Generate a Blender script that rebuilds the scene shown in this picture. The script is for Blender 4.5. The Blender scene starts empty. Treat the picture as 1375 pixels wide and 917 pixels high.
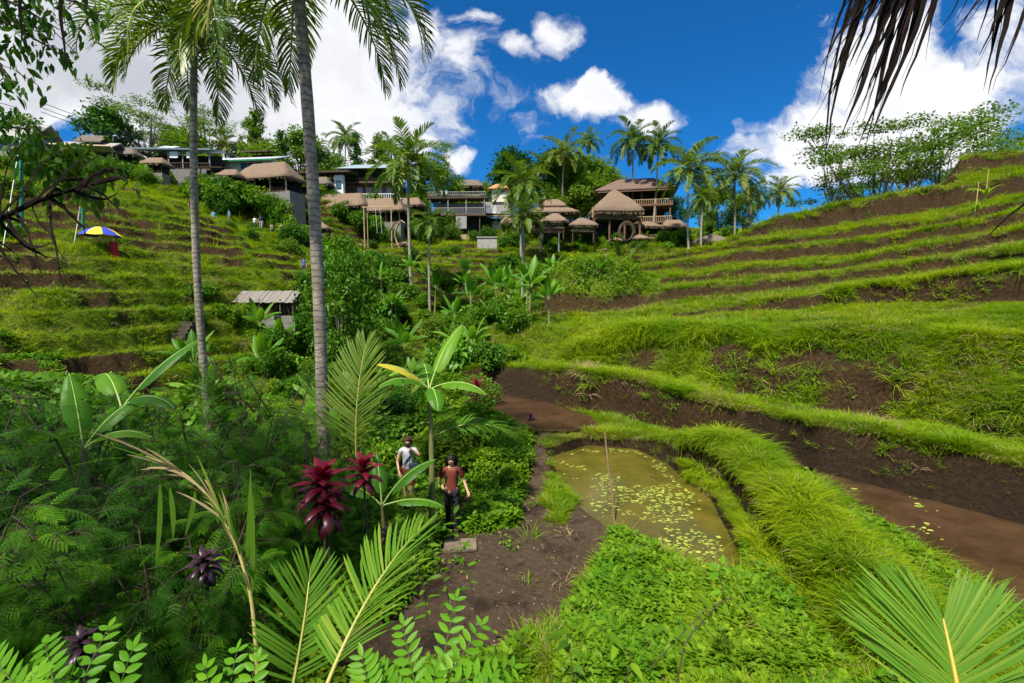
import bpy, math, random
import numpy as np
from mathutils import Vector, Matrix
# ------------------------------------------------------------------ camera, light
FPX = 650.0; PITCH = math.radians(5.1); CZ = 4.8
sc = bpy.context.scene
cam = bpy.data.objects.new('camera', bpy.data.cameras.new('camera'))
sc.collection.objects.link(cam)
cam.data.sensor_width = 36; cam.data.lens = FPX/1375*36
cam.data.clip_start = 0.05; cam.data.clip_end = 6000
cam.location = (0, 0, CZ); cam.rotation_euler = (math.pi/2-PITCH, 0, 0)
sc.camera = cam
SUN_EL, SUN_AZ = math.radians(58), math.radians(-152)   # azimuth from +Y towards +X
sd = Vector((math.sin(SUN_AZ)*math.cos(SUN_EL), math.cos(SUN_AZ)*math.cos(SUN_EL), math.sin(SUN_EL)))
sl = bpy.data.lights.new('sun', 'SUN'); sl.energy = 5.0; sl.angle = math.radians(3); sl.color = (1, .94, .82)
so = bpy.data.objects.new('sun', sl); sc.collection.objects.link(so)
so.rotation_euler = (-sd).to_track_quat('-Z', 'Y').to_euler()
sc.view_settings.view_transform = 'Standard'; sc.view_settings.look = 'None'
sc.view_settings.exposure = 0.78; sc.view_settings.gamma = 1
sc.view_settings.use_curve_mapping = False
sc.render.engine = 'CYCLES'
sc.cycles.use_adaptive_sampling = True; sc.cycles.adaptive_threshold = 0.03
sc.cycles.max_bounces = 4; sc.cycles.diffuse_bounces = 2; sc.cycles.transmission_bounces = 4
sc.cycles.transparent_max_bounces = 4; sc.cycles.caustics_reflective = False; sc.cycles.caustics_refractive = False

def NT(nt):
    """small node helper"""
    class N: pass
    n = N()
    def new(t, **kw):
        x = nt.nodes.new(t)
        for k, v in kw.items():
            if k.startswith('i_'):
                key = k[2:]
                key = int(key) if key.isdigit() else key.replace('_', ' ')
                s = x.inputs[key]
                if hasattr(v, 'is_output') or isinstance(v, bpy.types.NodeSocket): nt.links.new(v, s)
                else: s.default_value = v
            else: setattr(x, k, v)
        return x
    def math_(op, a, b=None, c=None, clamp=False):
        x = nt.nodes.new('ShaderNodeMath'); x.operation = op; x.use_clamp = clamp
        for i, v in enumerate((a, b, c)):
            if v is None: continue
            if isinstance(v, bpy.types.NodeSocket): nt.links.new(v, x.inputs[i])
            else: x.inputs[i].default_value = v
        return x.outputs[0]
    def mix(f, a, b, blend='MIX'):
        x = nt.nodes.new('ShaderNodeMix'); x.data_type = 'RGBA'; x.blend_type = blend
        for s, v in ((x.inputs[0], f), (x.inputs[6], a), (x.inputs[7], b)):
            if isinstance(v, bpy.types.NodeSocket): nt.links.new(v, s)
            elif isinstance(v, (int, float)): s.default_value = v
            else: s.default_value = (*v, 1) if len(v) == 3 else v
        return x.outputs[2]
    def ramp(f, stops):
        x = nt.nodes.new('ShaderNodeValToRGB'); nt.links.new(f, x.inputs[0])
        e = x.color_ramp.elements
        while len(e) < len(stops): e.new(0.5)
        for i, (p, c) in enumerate(stops):
            e[i].position = p; e[i].color = (*c, 1) if not isinstance(c, (int, float)) else (c, c, c, 1)
        return x.outputs[0]
    n.new, n.math, n.mix, n.ramp, n.link = new, math_, mix, ramp, nt.links.new
    return n

# world: nishita sky with clouds placed by direction
w = bpy.data.worlds.new('World'); sc.world = w; w.use_nodes = True
nt = w.node_tree; nt.nodes.clear(); n = NT(nt)
sky = n.new('ShaderNodeTexSky', sky_type='NISHITA', sun_disc=False, sun_elevation=SUN_EL, sun_rotation=SUN_AZ,
            air_density=1.0, dust_density=0.2, ozone_density=3.0, altitude=600)
tc = n.new('ShaderNodeTexCoord')
sep = n.new('ShaderNodeSeparateXYZ'); n.link(tc.outputs['Generated'], sep.inputs[0])
X, Y, Z = sep.outputs
ya = n.math('ADD', n.math('ABSOLUTE', Y), 0.12)
U0 = n.math('DIVIDE', X, ya); V0 = n.math('DIVIDE', Z, ya)
cw = n.new('ShaderNodeCombineXYZ', i_0=U0, i_1=V0, i_2=0.0)
wp = n.new('ShaderNodeTexNoise', i_Vector=cw.outputs[0], i_Scale=6.0, i_Detail=5, i_Roughness=.55)
ws = n.new('ShaderNodeSeparateColor', i_0=wp.outputs[1])
U = n.math('ADD', U0, n.math('MULTIPLY', n.math('SUBTRACT', ws.outputs[0], .5), .22))
V = n.math('ADD', V0, n.math('MULTIPLY', n.math('SUBTRACT', ws.outputs[1], .5), .16))
comb = n.new('ShaderNodeCombineXYZ', i_0=U, i_1=n.math('MULTIPLY', V, 1.25), i_2=0.0)
nz = n.new('ShaderNodeTexNoise', i_Vector=comb.outputs[0], i_Scale=3.4, i_Detail=11, i_Roughness=0.6, i_Distortion=0.3)
nz2 = n.new('ShaderNodeTexNoise', i_Vector=comb.outputs[0], i_Scale=7.0, i_Detail=6, i_Roughness=0.6)
def uv(px, py):
    a = (px-687.5)/FPX; b = (458.5-py)/FPX
    y = math.cos(PITCH)+b*math.sin(PITCH); z = -math.sin(PITCH)+b*math.cos(PITCH)
    L = math.sqrt(a*a+y*y+z*z); k = 1/(y/L+0.12)
    return a/L*k, z/L*k
blobs = [(300, 110, 330, 220, 1.3), (60, 60, 300, 190, 1.15), (485, 60, 95, 120, .95), (755, 35, 55, 45, .85), (690, 60, 55, 40, .7),
         (800, 125, 90, 45, 1.0), (880, 150, 95, 42, 1.0), (606, 218, 42, 30, .9), (640, 255, 20, 14, .5), (1100, 210, 150, 75, 1.1), (1250, 150, 170, 110, 1.05), (1350, 90, 120, 120, .95), (1190, 60, 110, 90, .75), (1060, 240, 110, 45, .9),
         (1110, 10, 70, 60, .5), (640, 0, 60, 25, .65), (760, 210, 60, 30, .5), (20, 190, 200, 60, .8)]
acc = None
for (px, py, rx, ry, s) in blobs:
    u0, v0 = uv(px, py); u1, _ = uv(px+rx, py); _, v1 = uv(px, py-ry)
    du = n.math('DIVIDE', n.math('SUBTRACT', U, u0), abs(u1-u0)); dv = n.math('DIVIDE', n.math('SUBTRACT', V, v0), abs(v1-v0))
    r2 = n.math('ADD', n.math('MULTIPLY', du, du), n.math('MULTIPLY', dv, dv))
    g = n.math('MULTIPLY', n.math('EXPONENT', n.math('MULTIPLY', r2, -0.9)), s)
    acc = g if acc is None else n.math('MAXIMUM', acc, g)
top = n.math('MULTIPLY', n.math('SUBTRACT', V, 0.75, clamp=True), 2.0, clamp=True)   # broken cloud overhead
acc = n.math('MAXIMUM', acc, n.math('MULTIPLY', top, 0.62))
behind = n.math('LESS_THAN', Y, -0.05)
acc = n.math('MAXIMUM', acc, n.math('MULTIPLY', behind, 0.45))
dens = n.math('ADD', acc, n.math('MULTIPLY', n.math('SUBTRACT', nz.outputs[0], 0.5), 2.1))
mask = n.new('ShaderNodeMapRange', interpolation_type='SMOOTHSTEP', i_0=dens, i_1=0.47, i_2=0.76).outputs[0]
thick = n.new('ShaderNodeMapRange', interpolation_type='SMOOTHSTEP', i_0=dens, i_1=0.62, i_2=1.5).outputs[0]
thk = n.math('MULTIPLY', thick, n.new('ShaderNodeMapRange', i_0=U, i_1=0.35, i_2=-0.75).outputs[0])
thk = n.math('ADD', thk, n.math('MULTIPLY', n.math('SUBTRACT', nz2.outputs[0], 0.5), 0.55), clamp=True)
ccol = n.mix(thk, (10.6, 10.7, 11.0), (6.0, 6.3, 7.0))
skyc = n.mix(1.0, sky.outputs[0], (0.12, 0.80, 1.42), 'MULTIPLY')
col = n.mix(mask, skyc, ccol)
bg = n.new('ShaderNodeBackground', i_Color=col, i_Strength=0.055)
out = n.new('ShaderNodeOutputWorld'); n.link(bg.outputs[0], out.inputs[0])

# ------------------------------------------------------------------ helpers
R = np.random.default_rng(7)
random.seed(5)
cp, sp = math.cos(PITCH), math.sin(PITCH)
def P(px, py, D):
    a = (px-687.5)/FPX; b = (458.5-py)/FPX
    s = D/(cp+b*sp)
    return np.array((a*s, D, CZ+(-sp+b*cp)*s))
def PZ(px, py, z):
    a = (px-687.5)/FPX; b = (458.5-py)/FPX
    s = (z-CZ)/(-sp+b*cp)
    return np.array((a*s, (cp+b*sp)*s, z))
def _h(ix, iy, s):
    v = (ix.astype(np.int64)*374761393 + iy.astype(np.int64)*668265263 + s*974711) & 0x7fffffff
    v = ((v ^ (v >> 13))*1274126177) & 0x7fffffff
    return ((v ^ (v >> 16)) & 0xffff)/65535.0
def vn(x, y, s=0):
    x = np.asarray(x, float); y = np.asarray(y, float)
    ix = np.floor(x); iy = np.floor(y); fx = x-ix; fy = y-iy
    fx = fx*fx*(3-2*fx); fy = fy*fy*(3-2*fy)
    a = _h(ix, iy, s); b = _h(ix+1, iy, s); c = _h(ix, iy+1, s); d = _h(ix+1, iy+1, s)
    return (a*(1-fx)+b*fx)*(1-fy)+(c*(1-fx)+d*fx)*fy
def fbm(x, y, s=0, o=4):
    r = 0; a = .5; t = 0
    for i in range(o):
        r = r+a*(vn(x*2**i+i*17.3, y*2**i-i*9.1, s+i)-.5)*2; t += a; a *= .5
    return r/t
def ss(x, a, b):
    t = np.clip((x-a)/(b-a), 0, 1); return t*t*(3-2*t)

# ------------------------------------------------------------------ terrain
BASE = {  # column pixel: (distance, height) of the smooth ground
    -700: [(1.2, 3.3), (3, 2.0), (5, .4), (8, .1), (11, 1), (18, 6), (30, 16), (45, 22), (60, 24), (80, 25), (120, 26), (200, 26)],
    -100: [(1.2, 3.3), (3, 2.0), (5, .3), (9, 0), (13, .2), (18, 2), (26, 7.5), (40, 14), (52, 18), (80, 20.5), (120, 26), (200, 26)],
    137: [(1.2, 3.3), (3, 1.9), (5, .2), (9, 0), (15, 0), (20, 2.2), (32, 8.6), (44, 13.8), (54, 17.8), (80, 20.5), (120, 25), (200, 26)],
    250: [(1.2, 3.3), (3, 1.8), (5, .1), (9, 0), (15, -.4), (23, 1.6), (36, 6.7), (50, 13.2), (60, 17.8), (66, 19.8), (120, 25), (200, 26)],
    350: [(1.2, 3.3), (3, 1.8), (5, .1), (9, 0), (15, -.8), (28, 2.4), (36, 4.4), (54, 10.2), (61, 13.4), (67, 19.6), (120, 25), (200, 26)],
    500: [(1.2, 3.3), (3, 1.8), (5, .1), (9, 0), (15, -.8), (36, -.6), (48, 5), (62, 9.8), (71, 13.5), (78, 19.2), (120, 24), (200, 26)],
    620: [(1.2, 3.3), (3, 1.8), (5, .1), (9, 0), (15, -.6), (38, -1.5), (56, 5), (72, 11.0), (80, 13.2), (88, 18.5), (120, 23), (200, 26)],
    700: [(1.2, 3.3), (3, 1.8), (5, .1), (9, 0), (17, 0), (42, -1), (58, 5), (74, 12.0), (84, 16.4), (92, 18.5), (120, 23), (200, 26)],
    860: [(1.2, 3.3), (3, 1.8), (5, .1), (9, 0), (17, 0), (42, -1), (62, 7), (76, 12.6), (86, 15.0), (100, 17), (120, 22), (200, 26)],
    1000: [(1.2, 3.3), (3, 1.9), (5, .2), (9, 0), (17, 0), (46, -1), (66, 8), (80, 14), (88, 15.5), (100, 17), (120, 22), (200, 26)],
    1500: [(1.2, 3.3), (3, 2.0), (5, .3), (9, 0), (17, 0), (46, -1), (66, 8), (80, 14), (88, 15.5), (100, 17), (120, 22), (200, 26)],
}
_bc = sorted(BASE); _bq = np.array([(c-687.5)/FPX for c in _bc]); _nb = 12
_bD = [np.array([BASE[c][k][0] for c in _bc], float) for k in range(_nb)]
_bz = [np.array([BASE[c][k][1] for c in _bc], float) for k in range(_nb)]
_fq = np.linspace(-3, 3, 601); _kr = np.exp(-(np.arange(-36, 37)/13.0)**2); _kr /= _kr.sum()
def _smq(v): return np.convolve(np.pad(np.interp(_fq, _bq, v), 36, mode='edge'), _kr, 'valid')
_bD = [_smq(v) for v in _bD]; _bz = [_smq(v) for v in _bz]; _bq = _fq
def prof(q, D, qs, Ds, zs):
    out = np.interp(q, qs[0], zs[0]); Dp = np.interp(q, qs[0], Ds[0]); zp = out.copy()
    for k in range(1, len(Ds)):
        Dk = np.maximum(np.interp(q, qs[k], Ds[k]), Dp+.05); zk = np.interp(q, qs[k], zs[k])
        out = out+np.clip((D-Dp)/(Dk-Dp), 0, 1)*(zk-zp); Dp, zp = Dk, zk
    return out
# lips of the right-hand terraces (pixel x, pixel y, distance) and height / run of the face below each
LIPS = [
    ([(560, 500, 23.5), (640, 493, 22.6), (700, 494, 21.6), (760, 496, 20.6), (850, 508, 18.4), (920, 530, 16), (1000, 549, 14.3), (1100, 570, 12.6), (1250, 598, 10.8), (1375, 622, 9.6), (1600, 665, 8.2)], None, .45),
    ([(560, 446, 29), (640, 444, 28), (700, 441, 27), (800, 438, 25), (900, 440, 22), (1000, 440, 19.5), (1040, 452, 18.0), (1100, 440, 17.2), (1250, 445, 14.6), (1375, 455, 12.7), (1600, 470, 11)], None, 1.5),
    ([(640, 430, 32), (760, 428, 30.5), (900, 416, 28), (1000, 406, 26.5), (1130, 390, 23.6), (1250, 374, 21), (1375, 357, 18.6), (1600, 330, 16)], .85, .4),
    ([(640, 420, 36), (760, 408, 34), (860, 396, 33), (900, 386, 32.4), (1000, 378, 31), (1130, 366, 28.2), (1250, 349, 25.4), (1375, 331, 22.6), (1600, 300, 20)], .9, .4),
    ([(700, 395, 38), (790, 366, 36.5), (870, 373, 36), (1000, 360, 34.5), (1110, 354, 32), (1250, 328, 29), (1375, 304, 26.4), (1600, 270, 24)], .8, .4),
    ([(740, 372, 40), (800, 361, 39.5), (860, 358, 39.2), (1000, 337, 38), (1130, 325, 36), (1250, 308, 33), (1375, 280, 30), (1600, 240, 27)], .95, .4),
    ([(800, 368, 43), (850, 350, 42.5), (900, 341, 42), (1000, 326, 41.5), (1180, 301, 38), (1250, 293, 36), (1375, 264, 33), (1600, 225, 30)], 1.1, .5),
    ([(860, 372, 47), (960, 331, 46.4), (1000, 312, 46), (1040, 292, 45.6), (1100, 280, 45), (1200, 262, 43), (1290, 248, 41), (1375, 236, 38), (1600, 205, 35)], 1.5, .7),
    ([(860, 372, 50), (960, 336, 50), (1150, 270, 49), (1262, 250, 47.5), (1290, 213, 46.5), (1375, 203, 44), (1600, 180, 41)], 1.6, .8),
]
_rq, _rD, _rz = [], [], []
def _pts(l): return np.array([P(*p) for p in l])
_prev = None
for li, (l, hgt, run) in enumerate(LIPS):
    w3 = _pts(l); q = w3[:, 0]/w3[:, 1]; D = w3[:, 1]; z = w3[:, 2]
    if li == 0:
        _rq.append(q); _rD.append(D-4); _rz.append(0*D+.2)
        fz = 0*D+.15
    elif li == 1:
        Dp = np.interp(q, _prev[0], _prev[1]); fz = np.interp(q, _prev[0], _prev[2])-.22
        run = (D-Dp)*.42; 
    else: fz = z-np.clip(.66*(z-np.interp(q, _prev[0], _prev[2])), .1, 1.5 if li < 7 else 2.0)*np.clip(ss(q, (740-687)/650, (900-687)/650)+.25, 0, 1) if li < 8 else z-hgt
    if li >= 1:   # back of the berm, then flat to the foot of the next face
        _rq.append(_prev[0]); _rD.append(_prev[1]+.45); _rz.append(_prev[2]-.02)
        _rq.append(_prev[0]); _rD.append(_prev[1]+.75); _rz.append(_prev[2]-.2)
    if li == 1:
        _rq.append(q); _rD.append(D-run); _rz.append(fz)
        _rq.append(q); _rD.append(D-run*.75); _rz.append(fz*.55+z*.45)
    else:
        _rq.append(q); _rD.append(D-run); _rz.append(fz)
        _rq.append(q); _rD.append(D-run*.6); _rz.append(fz*.35+z*.65)
    _rq.append(q); _rD.append(D); _rz.append(z)
    _prev = (q, D, z)
_rq.append(_prev[0]); _rD.append(_prev[1]+3); _rz.append(_prev[2]-.4)
_rq.append(_prev[0]); _rD.append(_prev[1]+22); _rz.append(_prev[2]*0-4)
_eD = np.array([0, 16, 22, 27, 31, 34, 38, 42, 46, 52]); _eq = (np.array([560, 600, 630, 636, 650, 742, 752, 850, 960, 1000])-687.5)/650
MOUND = np.array([PZ(*p)[:2] for p in [(735, 600, .3), (840, 588, .3), (900, 592, .5), (950, 590, .75), (1005, 608, .9), (1050, 655, .9), (1125, 728, .9), (1200, 805, .8), (1300, 920, .6)]])
MH = np.array([.22, .25, .5, .80, .95, .95, .80, .6, .45])
POND = [PZ(*p, -.1)[:2] for p in [(742, 616), (790, 600), (850, 604), (890, 622), (915, 650), (942, 668), (960, 700), (982, 745), (972, 785), (930, 760), (880, 732), (830, 712), (795, 685), (762, 648)]]
POOL = [PZ(*p, .3)[:2] for p in [(640, 532), (660, 528), (740, 542), (790, 560), (800, 572), (760, 578), (722, 577), (690, 562), (655, 548)]]
PATH = [PZ(*p, 0)[:2] for p in [(585, 740), (598, 724), (640, 712), (694, 706), (706, 640), (712, 600), (704, 572), (722, 570), (733, 610), (733, 660), (730, 700), (765, 712), (775, 668), (812, 700), (826, 745), (796, 800), (745, 862), (650, 905), (470, 925), (430, 890), (550, 810)]]
PATH2 = [PZ(*p, -.05)[:2] for p in [(590, 740), (592, 712), (600, 690), (628, 640), (650, 630), (640, 670), (620, 712), (640, 720)]]
def polyd(x, y, poly):
    """signed distance, negative inside"""
    p = np.array(poly); d = np.full(x.shape, 1e9); ins = np.zeros(x.shape, bool)
    for i in range(len(p)):
        a = p[i]; b = p[(i+1) % len(p)]; e = b-a
        t = np.clip(((x-a[0])*e[0]+(y-a[1])*e[1])/(e@e+1e-12), 0, 1)
        d = np.minimum(d, np.hypot(x-a[0]-t*e[0], y-a[1]-t*e[1]))
        c = ((a[1] > y) != (b[1] > y)) & (x < (b[0]-a[0])*(y-a[1])/((b[1]-a[1])+1e-12)+a[0])
        ins ^= c
    return np.where(ins, -d, d)
def lined(x, y, pl, vals):
    d = np.full(x.shape, 1e9); v = np.zeros(x.shape); sg = np.zeros(x.shape)
    for i in range(len(pl)-1):
        a, b = pl[i], pl[i+1]; e = b-a
        t = np.clip(((x-a[0])*e[0]+(y-a[1])*e[1])/(e@e), 0, 1)
        dd = np.hypot(x-a[0]-t*e[0], y-a[1]-t*e[1]); m = dd < d
        d = np.where(m, dd, d); v = np.where(m, vals[i]*(1-t)+vals[i+1]*t, v)
        sg = np.where(m, e[0]*(y-a[1])-e[1]*(x-a[0]), sg)
    return d, v, sg
CANAL = [PZ(*p, .3)[:2] for p in [(1040, 604), (1125, 648), (1200, 700), (1270, 742), (1325, 782), (1375, 815), (1600, 950)]]
_w = _pts(LIPS[0][0]); 
CANAL = CANAL + [(_w[k, 0]*1.0-.2, _w[k, 1]-.38) for k in (10, 9, 8, 7, 6)]
def terrain(x, y, full=False):
    x = np.asarray(x, float); y = np.asarray(y, float)
    D = np.maximum(y, .5); q = x/D
    wob = fbm(x*.45, y*.45, 3)*.32+fbm(x*1.7, y*1.7, 9, 2)*.09
    hb = prof(q, D+wob*2, [_bq]*_nb, _bD, _bz)
    # terraced hillside to the left and far
    amp = ss(D, 17, 21)*(1-ss(D, 86, 92))
    far = ss(q, -.42, -.2)
    s = 1.0
    hn = (hb+fbm(x/8, y/8, 21, 3)*1.5+fbm(x/23, y/23, 22, 2)*1.6*(1-far*.5)+fbm(x/3.2, y/3.2, 24, 3)*.75+np.where(np.abs(fbm(x/5, y/5, 25, 2)) < .08, .0, .0))/s
    k = np.floor(hn); f = hn-k
    g = ss(f, .55, .93)
    berm = (ss(f, .86, .98)-ss(f, .98, 1)+1-ss(f, 0, .10))*.13
    ht = s*(k+g)+np.clip(berm, 0, .13)*1.5-fbm(x/8, y/8, 21, 3)*.6*0
    terr = amp*(.95-.25*far)
    hb2 = hb*(1-terr)+ht*terr
    riser = ss(f, .5, .58)*(1-ss(f, .86, .93))*amp
    hr = prof(q, D+wob*(1+.9*ss(D, 22, 30))+fbm(x*.22, y*.22, 47, 2)*.7*ss(D, 24, 30), _rq, _rD, _rz)+fbm(x*.5, y*.5, 48, 3)*.16*ss(D, 20, 28)
    edge = np.interp(D, _eD, _eq)
    hr = hr-np.maximum(0, (edge-q)*D-0.3+fbm(x*.3, y*.3, 5)*.8)*1.1
    hr = np.where(D < 13, hr-9*(1-ss(q, .25, .45)), hr)
    z = np.maximum(hb2, hr)
    # smooth floor near the water
    d, v, sg = lined(x, y, MOUND, MH)
    near = (1-ss(D, 18, 22))*ss(x, -1.5, .5)
    side = np.where(sg > 0, 1, 0)
    z = np.where((D < 20) & (x > -2) & (d < 1.8), np.maximum(z, v*np.exp(-(d/.60)**4)+fbm(x, y, 31)*.08*np.exp(-d)), z)
    pd = polyd(x, y, POND); z = np.where(pd < .5, z*ss(pd, 0, .3)+(-.45)*(1-ss(pd, 0, .3)), z)
    cd = np.minimum(polyd(x, y, CANAL), polyd(x, y, POOL)); z = np.where(cd < .4, z*ss(cd, -.05, .25)+(.08)*(1-ss(cd, -.05, .25)), z)
    z = z+fbm(x*2.3, y*2.3, 41, 3)*.05+fbm(x*.8, y*.8, 43, 2)*.06*ss(D, 4, 20)
    r4 = np.hypot((x-6.0)*.85, y-35.0)/3.1; z = np.maximum(z, np.where(r4 < 1.6, 3.7+3.7*np.exp(-r4**6)+fbm(x*.8, y*.8, 45)*.25, -99))
    if not full: return z
    pth = np.minimum(polyd(x, y, PATH), polyd(x, y, PATH2))+fbm(x*1.6, y*1.6, 51)*.28
    path = 1-ss(pth, -.12, .14)
    isr = (hr > hb2)
    lush = isr & (D < 30)
    return z, dict(path=path, riser=riser, right=isr.astype(float), pond=np.minimum(pd, cd), moundd=d)
def Hs(x, y): return float(terrain(np.array([x]), np.array([y]))[0])

NCq, NR = 900, 760
qs = np.concatenate([np.linspace(-2.6, -1.2, 80, endpoint=False), np.linspace(-1.2, 1.2, NCq), np.linspace(1.2, 2.6, 81)[1:]])
Ds = np.concatenate([np.exp(np.linspace(math.log(.8), math.log(9), 150, endpoint=False)), np.exp(np.linspace(math.log(9), math.log(50), 430, endpoint=False)), np.exp(np.linspace(math.log(50), math.log(125), 160)), [150, 200, 400, 900, 2000, 5000]])
Q, DD = np.meshgrid(qs, Ds); GX, GY = Q*DD, DD
GZ, info = terrain(GX, GY, True)
# slope
dzD = np.gradient(GZ, axis=0)/np.gradient(DD, axis=0); dzx = np.gradient(GZ, axis=1)/(np.gradient(GX, axis=1)+1e-9)
slope = np.hypot(dzD, dzx)

def mesh_np(name, V, F, mats, midx=None, smooth=True, attrs=None):
    me = bpy.data.meshes.new(name); V = np.asarray(V, np.float32)
    ks = [len(f) for f in F] if isinstance(F, list) else None
    if isinstance(F, list):  # list of (m,k) int arrays
        F = [np.asarray(f) for f in F if len(f)]
        loops = np.concatenate([f.ravel() for f in F]); tot = np.concatenate([np.full(len(f), f.shape[1]) for f in F])
    else:
        loops = F.ravel(); tot = np.full(len(F), F.shape[1])
    st = np.concatenate([[0], np.cumsum(tot)[:-1]])
    me.vertices.add(len(V)); me.vertices.foreach_set('co', V.ravel())
    me.loops.add(len(loops)); me.loops.foreach_set('vertex_index', loops.astype(np.int32))
    me.polygons.add(len(tot)); me.polygons.foreach_set('loop_start', st.astype(np.int32)); me.polygons.foreach_set('loop_total', tot.astype(np.int32))
    if midx is not None: me.polygons.foreach_set('material_index', np.asarray(midx, np.int32))
    if isinstance(smooth, np.ndarray): me.polygons.foreach_set('use_smooth', smooth)
    else: me.polygons.foreach_set('use_smooth', np.full(len(tot), smooth))
    for m in (mats if isinstance(mats, (list, tuple)) else [mats]): me.materials.append(m)
    for k, a in (attrs or {}).items():
        at = me.attributes.new(k, 'FLOAT', 'POINT'); at.data.foreach_set('value', np.asarray(a, np.float32).ravel())
    me.update(calc_edges=True); me.validate(verbose=False)
    return me
def link(name, data, parent=None, loc=(0, 0, 0), rot=(0, 0, 0), scale=1):
    o = bpy.data.objects.new(name, data); sc.collection.objects.link(o)
    o.parent = parent; o.location = [float(v) for v in loc]; o.rotation_euler = [float(v) for v in rot]
    o.scale = (scale,)*3 if isinstance(scale, (int, float)) else scale
    return o
def tag(o, label=None, cat=None, group=None, kind=None):
    if label: o['label'] = label
    if cat: o['category'] = cat
    if group: o['group'] = group
    if kind: o['kind'] = kind
    return o
def mat(name):
    m = bpy.data.materials.new(name); m.use_nodes = True; m.node_tree.nodes.clear()
    return m, NT(m.node_tree)
def finish(m, n, shader, disp=None):
    o = n.new('ShaderNodeOutputMaterial'); n.link(shader, o.inputs[0])
    return m

# ground material
m_ground, n = mat('ground')
geo = n.new('ShaderNodeNewGeometry'); pos = geo.outputs['Position']
a_soil = n.new('ShaderNodeAttribute', attribute_name='soil').outputs['Fac']
a_path = n.new('ShaderNodeAttribute', attribute_name='path').outputs['Fac']
a_wet = n.new('ShaderNodeAttribute', attribute_name='wet').outputs['Fac']
nA = n.new('ShaderNodeTexNoise', i_Vector=pos, i_Scale=1.3, i_Detail=8, i_Roughness=.65).outputs[0]
nB = n.new('ShaderNodeTexNoise', i_Vector=pos, i_Scale=9, i_Detail=8, i_Roughness=.7).outputs[0]
nC = n.new('ShaderNodeTexNoise', i_Vector=pos, i_Scale=38, i_Detail=4, i_Roughness=.7).outputs[0]
soil = n.ramp(nB, [(.25, (.012, .007, .004)), (.5, (.038, .023, .012)), (.78, (.12, .075, .036))])
soil = n.mix(n.math('MULTIPLY', nA, .5), soil, (.050, .029, .014))
green = n.ramp(nB, [(.3, (.035, .060, .006)), (.55, (.11, .16, .010)), (.8, (.18, .19, .04))])
pth = n.ramp(nB, [(.3, (.062, .042, .028)), (.6, (.105, .073, .048)), (.85, (.17, .125, .085))])
pth = n.mix(n.ramp(nA, [(.52, 0.0), (.62, .75)]), pth, (.030, .020, .014))
c = n.mix(n.math('ADD', a_soil, n.math('MULTIPLY', n.math('SUBTRACT', nC, .5), .5), clamp=True), green, soil)
c = n.mix(a_path, c, pth)
c = n.mix(n.math('MULTIPLY', a_wet, .6), c, (.022, .013, .007))
rough = n.math('SUBTRACT', n.math('SUBTRACT', .92, n.math('MULTIPLY', a_wet, .35)), n.math('MULTIPLY', a_path, n.ramp(nA, [(.5, 0.0), (.64, .3)])))
bmp = n.new('ShaderNodeBump', i_Strength=1.0, i_Distance=.13, i_Height=n.math('ADD', n.math('MULTIPLY', nB, .8), n.math('MULTIPLY', nC, .35)))
b = n.new('ShaderNodeBsdfPrincipled', i_Base_Color=c, i_Roughness=rough, i_Normal=bmp.outputs[0]); n.link(n.math('ADD', .06, n.math('MULTIPLY', a_wet, .12)), b.inputs['Specular IOR Level'])
finish(m_ground, n, b.outputs[0])

def lowband(q, D):
    # lower half of the tall bank below the second lip is bare earth; the first lip's face is bare too
    w2, w1 = _pts(LIPS[1][0]), _pts(LIPS[0][0]); D2 = np.interp(q, w2[:, 0]/w2[:, 1], w2[:, 1]); D1 = np.interp(q, w1[:, 0]/w1[:, 1], w1[:, 1])
    run = (D2-D1)*.42; u = (D-(D2-run))/run
    inb = ss(u, -.35, -.1)*(1-ss(u, .9, 1.1))
    top = .30+.32*ss(q, .15, .6)
    return inb*(1-ss(u, top, top+.25))*ss(q, .05, .3), inb
nzs = fbm(GX*.35, GY*.35, 61, 4)
soilR = ss(slope, .75, 1.3)*ss(nzs, -.9, -.35)
soilL = ss(slope, .62, 1.0)*ss(fbm(GX*.16, GY*.16, 62, 3)+.35*nzs, -.16, .12)
soilm = np.where(info['right'] > .5, soilR, soilL)
soilR = np.maximum(soilR*(1-lowband(Q, DD)[1]), lowband(Q, DD)[0]*ss(fbm(GX*.7, GY*.7, 64), -.5, 0))
soilm = np.where(info['right'] > .5, soilR, soilL)
nose = np.hypot((GX-6.0)*.85, GY-35.0)/3.1; soilm = np.where(nose < 1.35, (1-ss(GZ+nzs*.8, 5.0, 5.5))*.97, soilm)
soilm = np.where((GY < 14.5) & (info['right'] < .5), ss(slope, .7, 1.2)*.8, soilm)
wet = (1-ss(info['pond'], .02, .4))
idx = np.arange(GX.size).reshape(GX.shape)
F = np.stack([idx[:-1, :-1], idx[:-1, 1:], idx[1:, 1:], idx[1:, :-1]], -1).reshape(-1, 4)
me = mesh_np('terrain', np.stack([GX, GY, GZ], -1).reshape(-1, 3), F, m_ground, attrs=dict(soil=soilm, path=info['path'], wet=wet))
tag(link('terrain', me), kind='structure')

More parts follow.
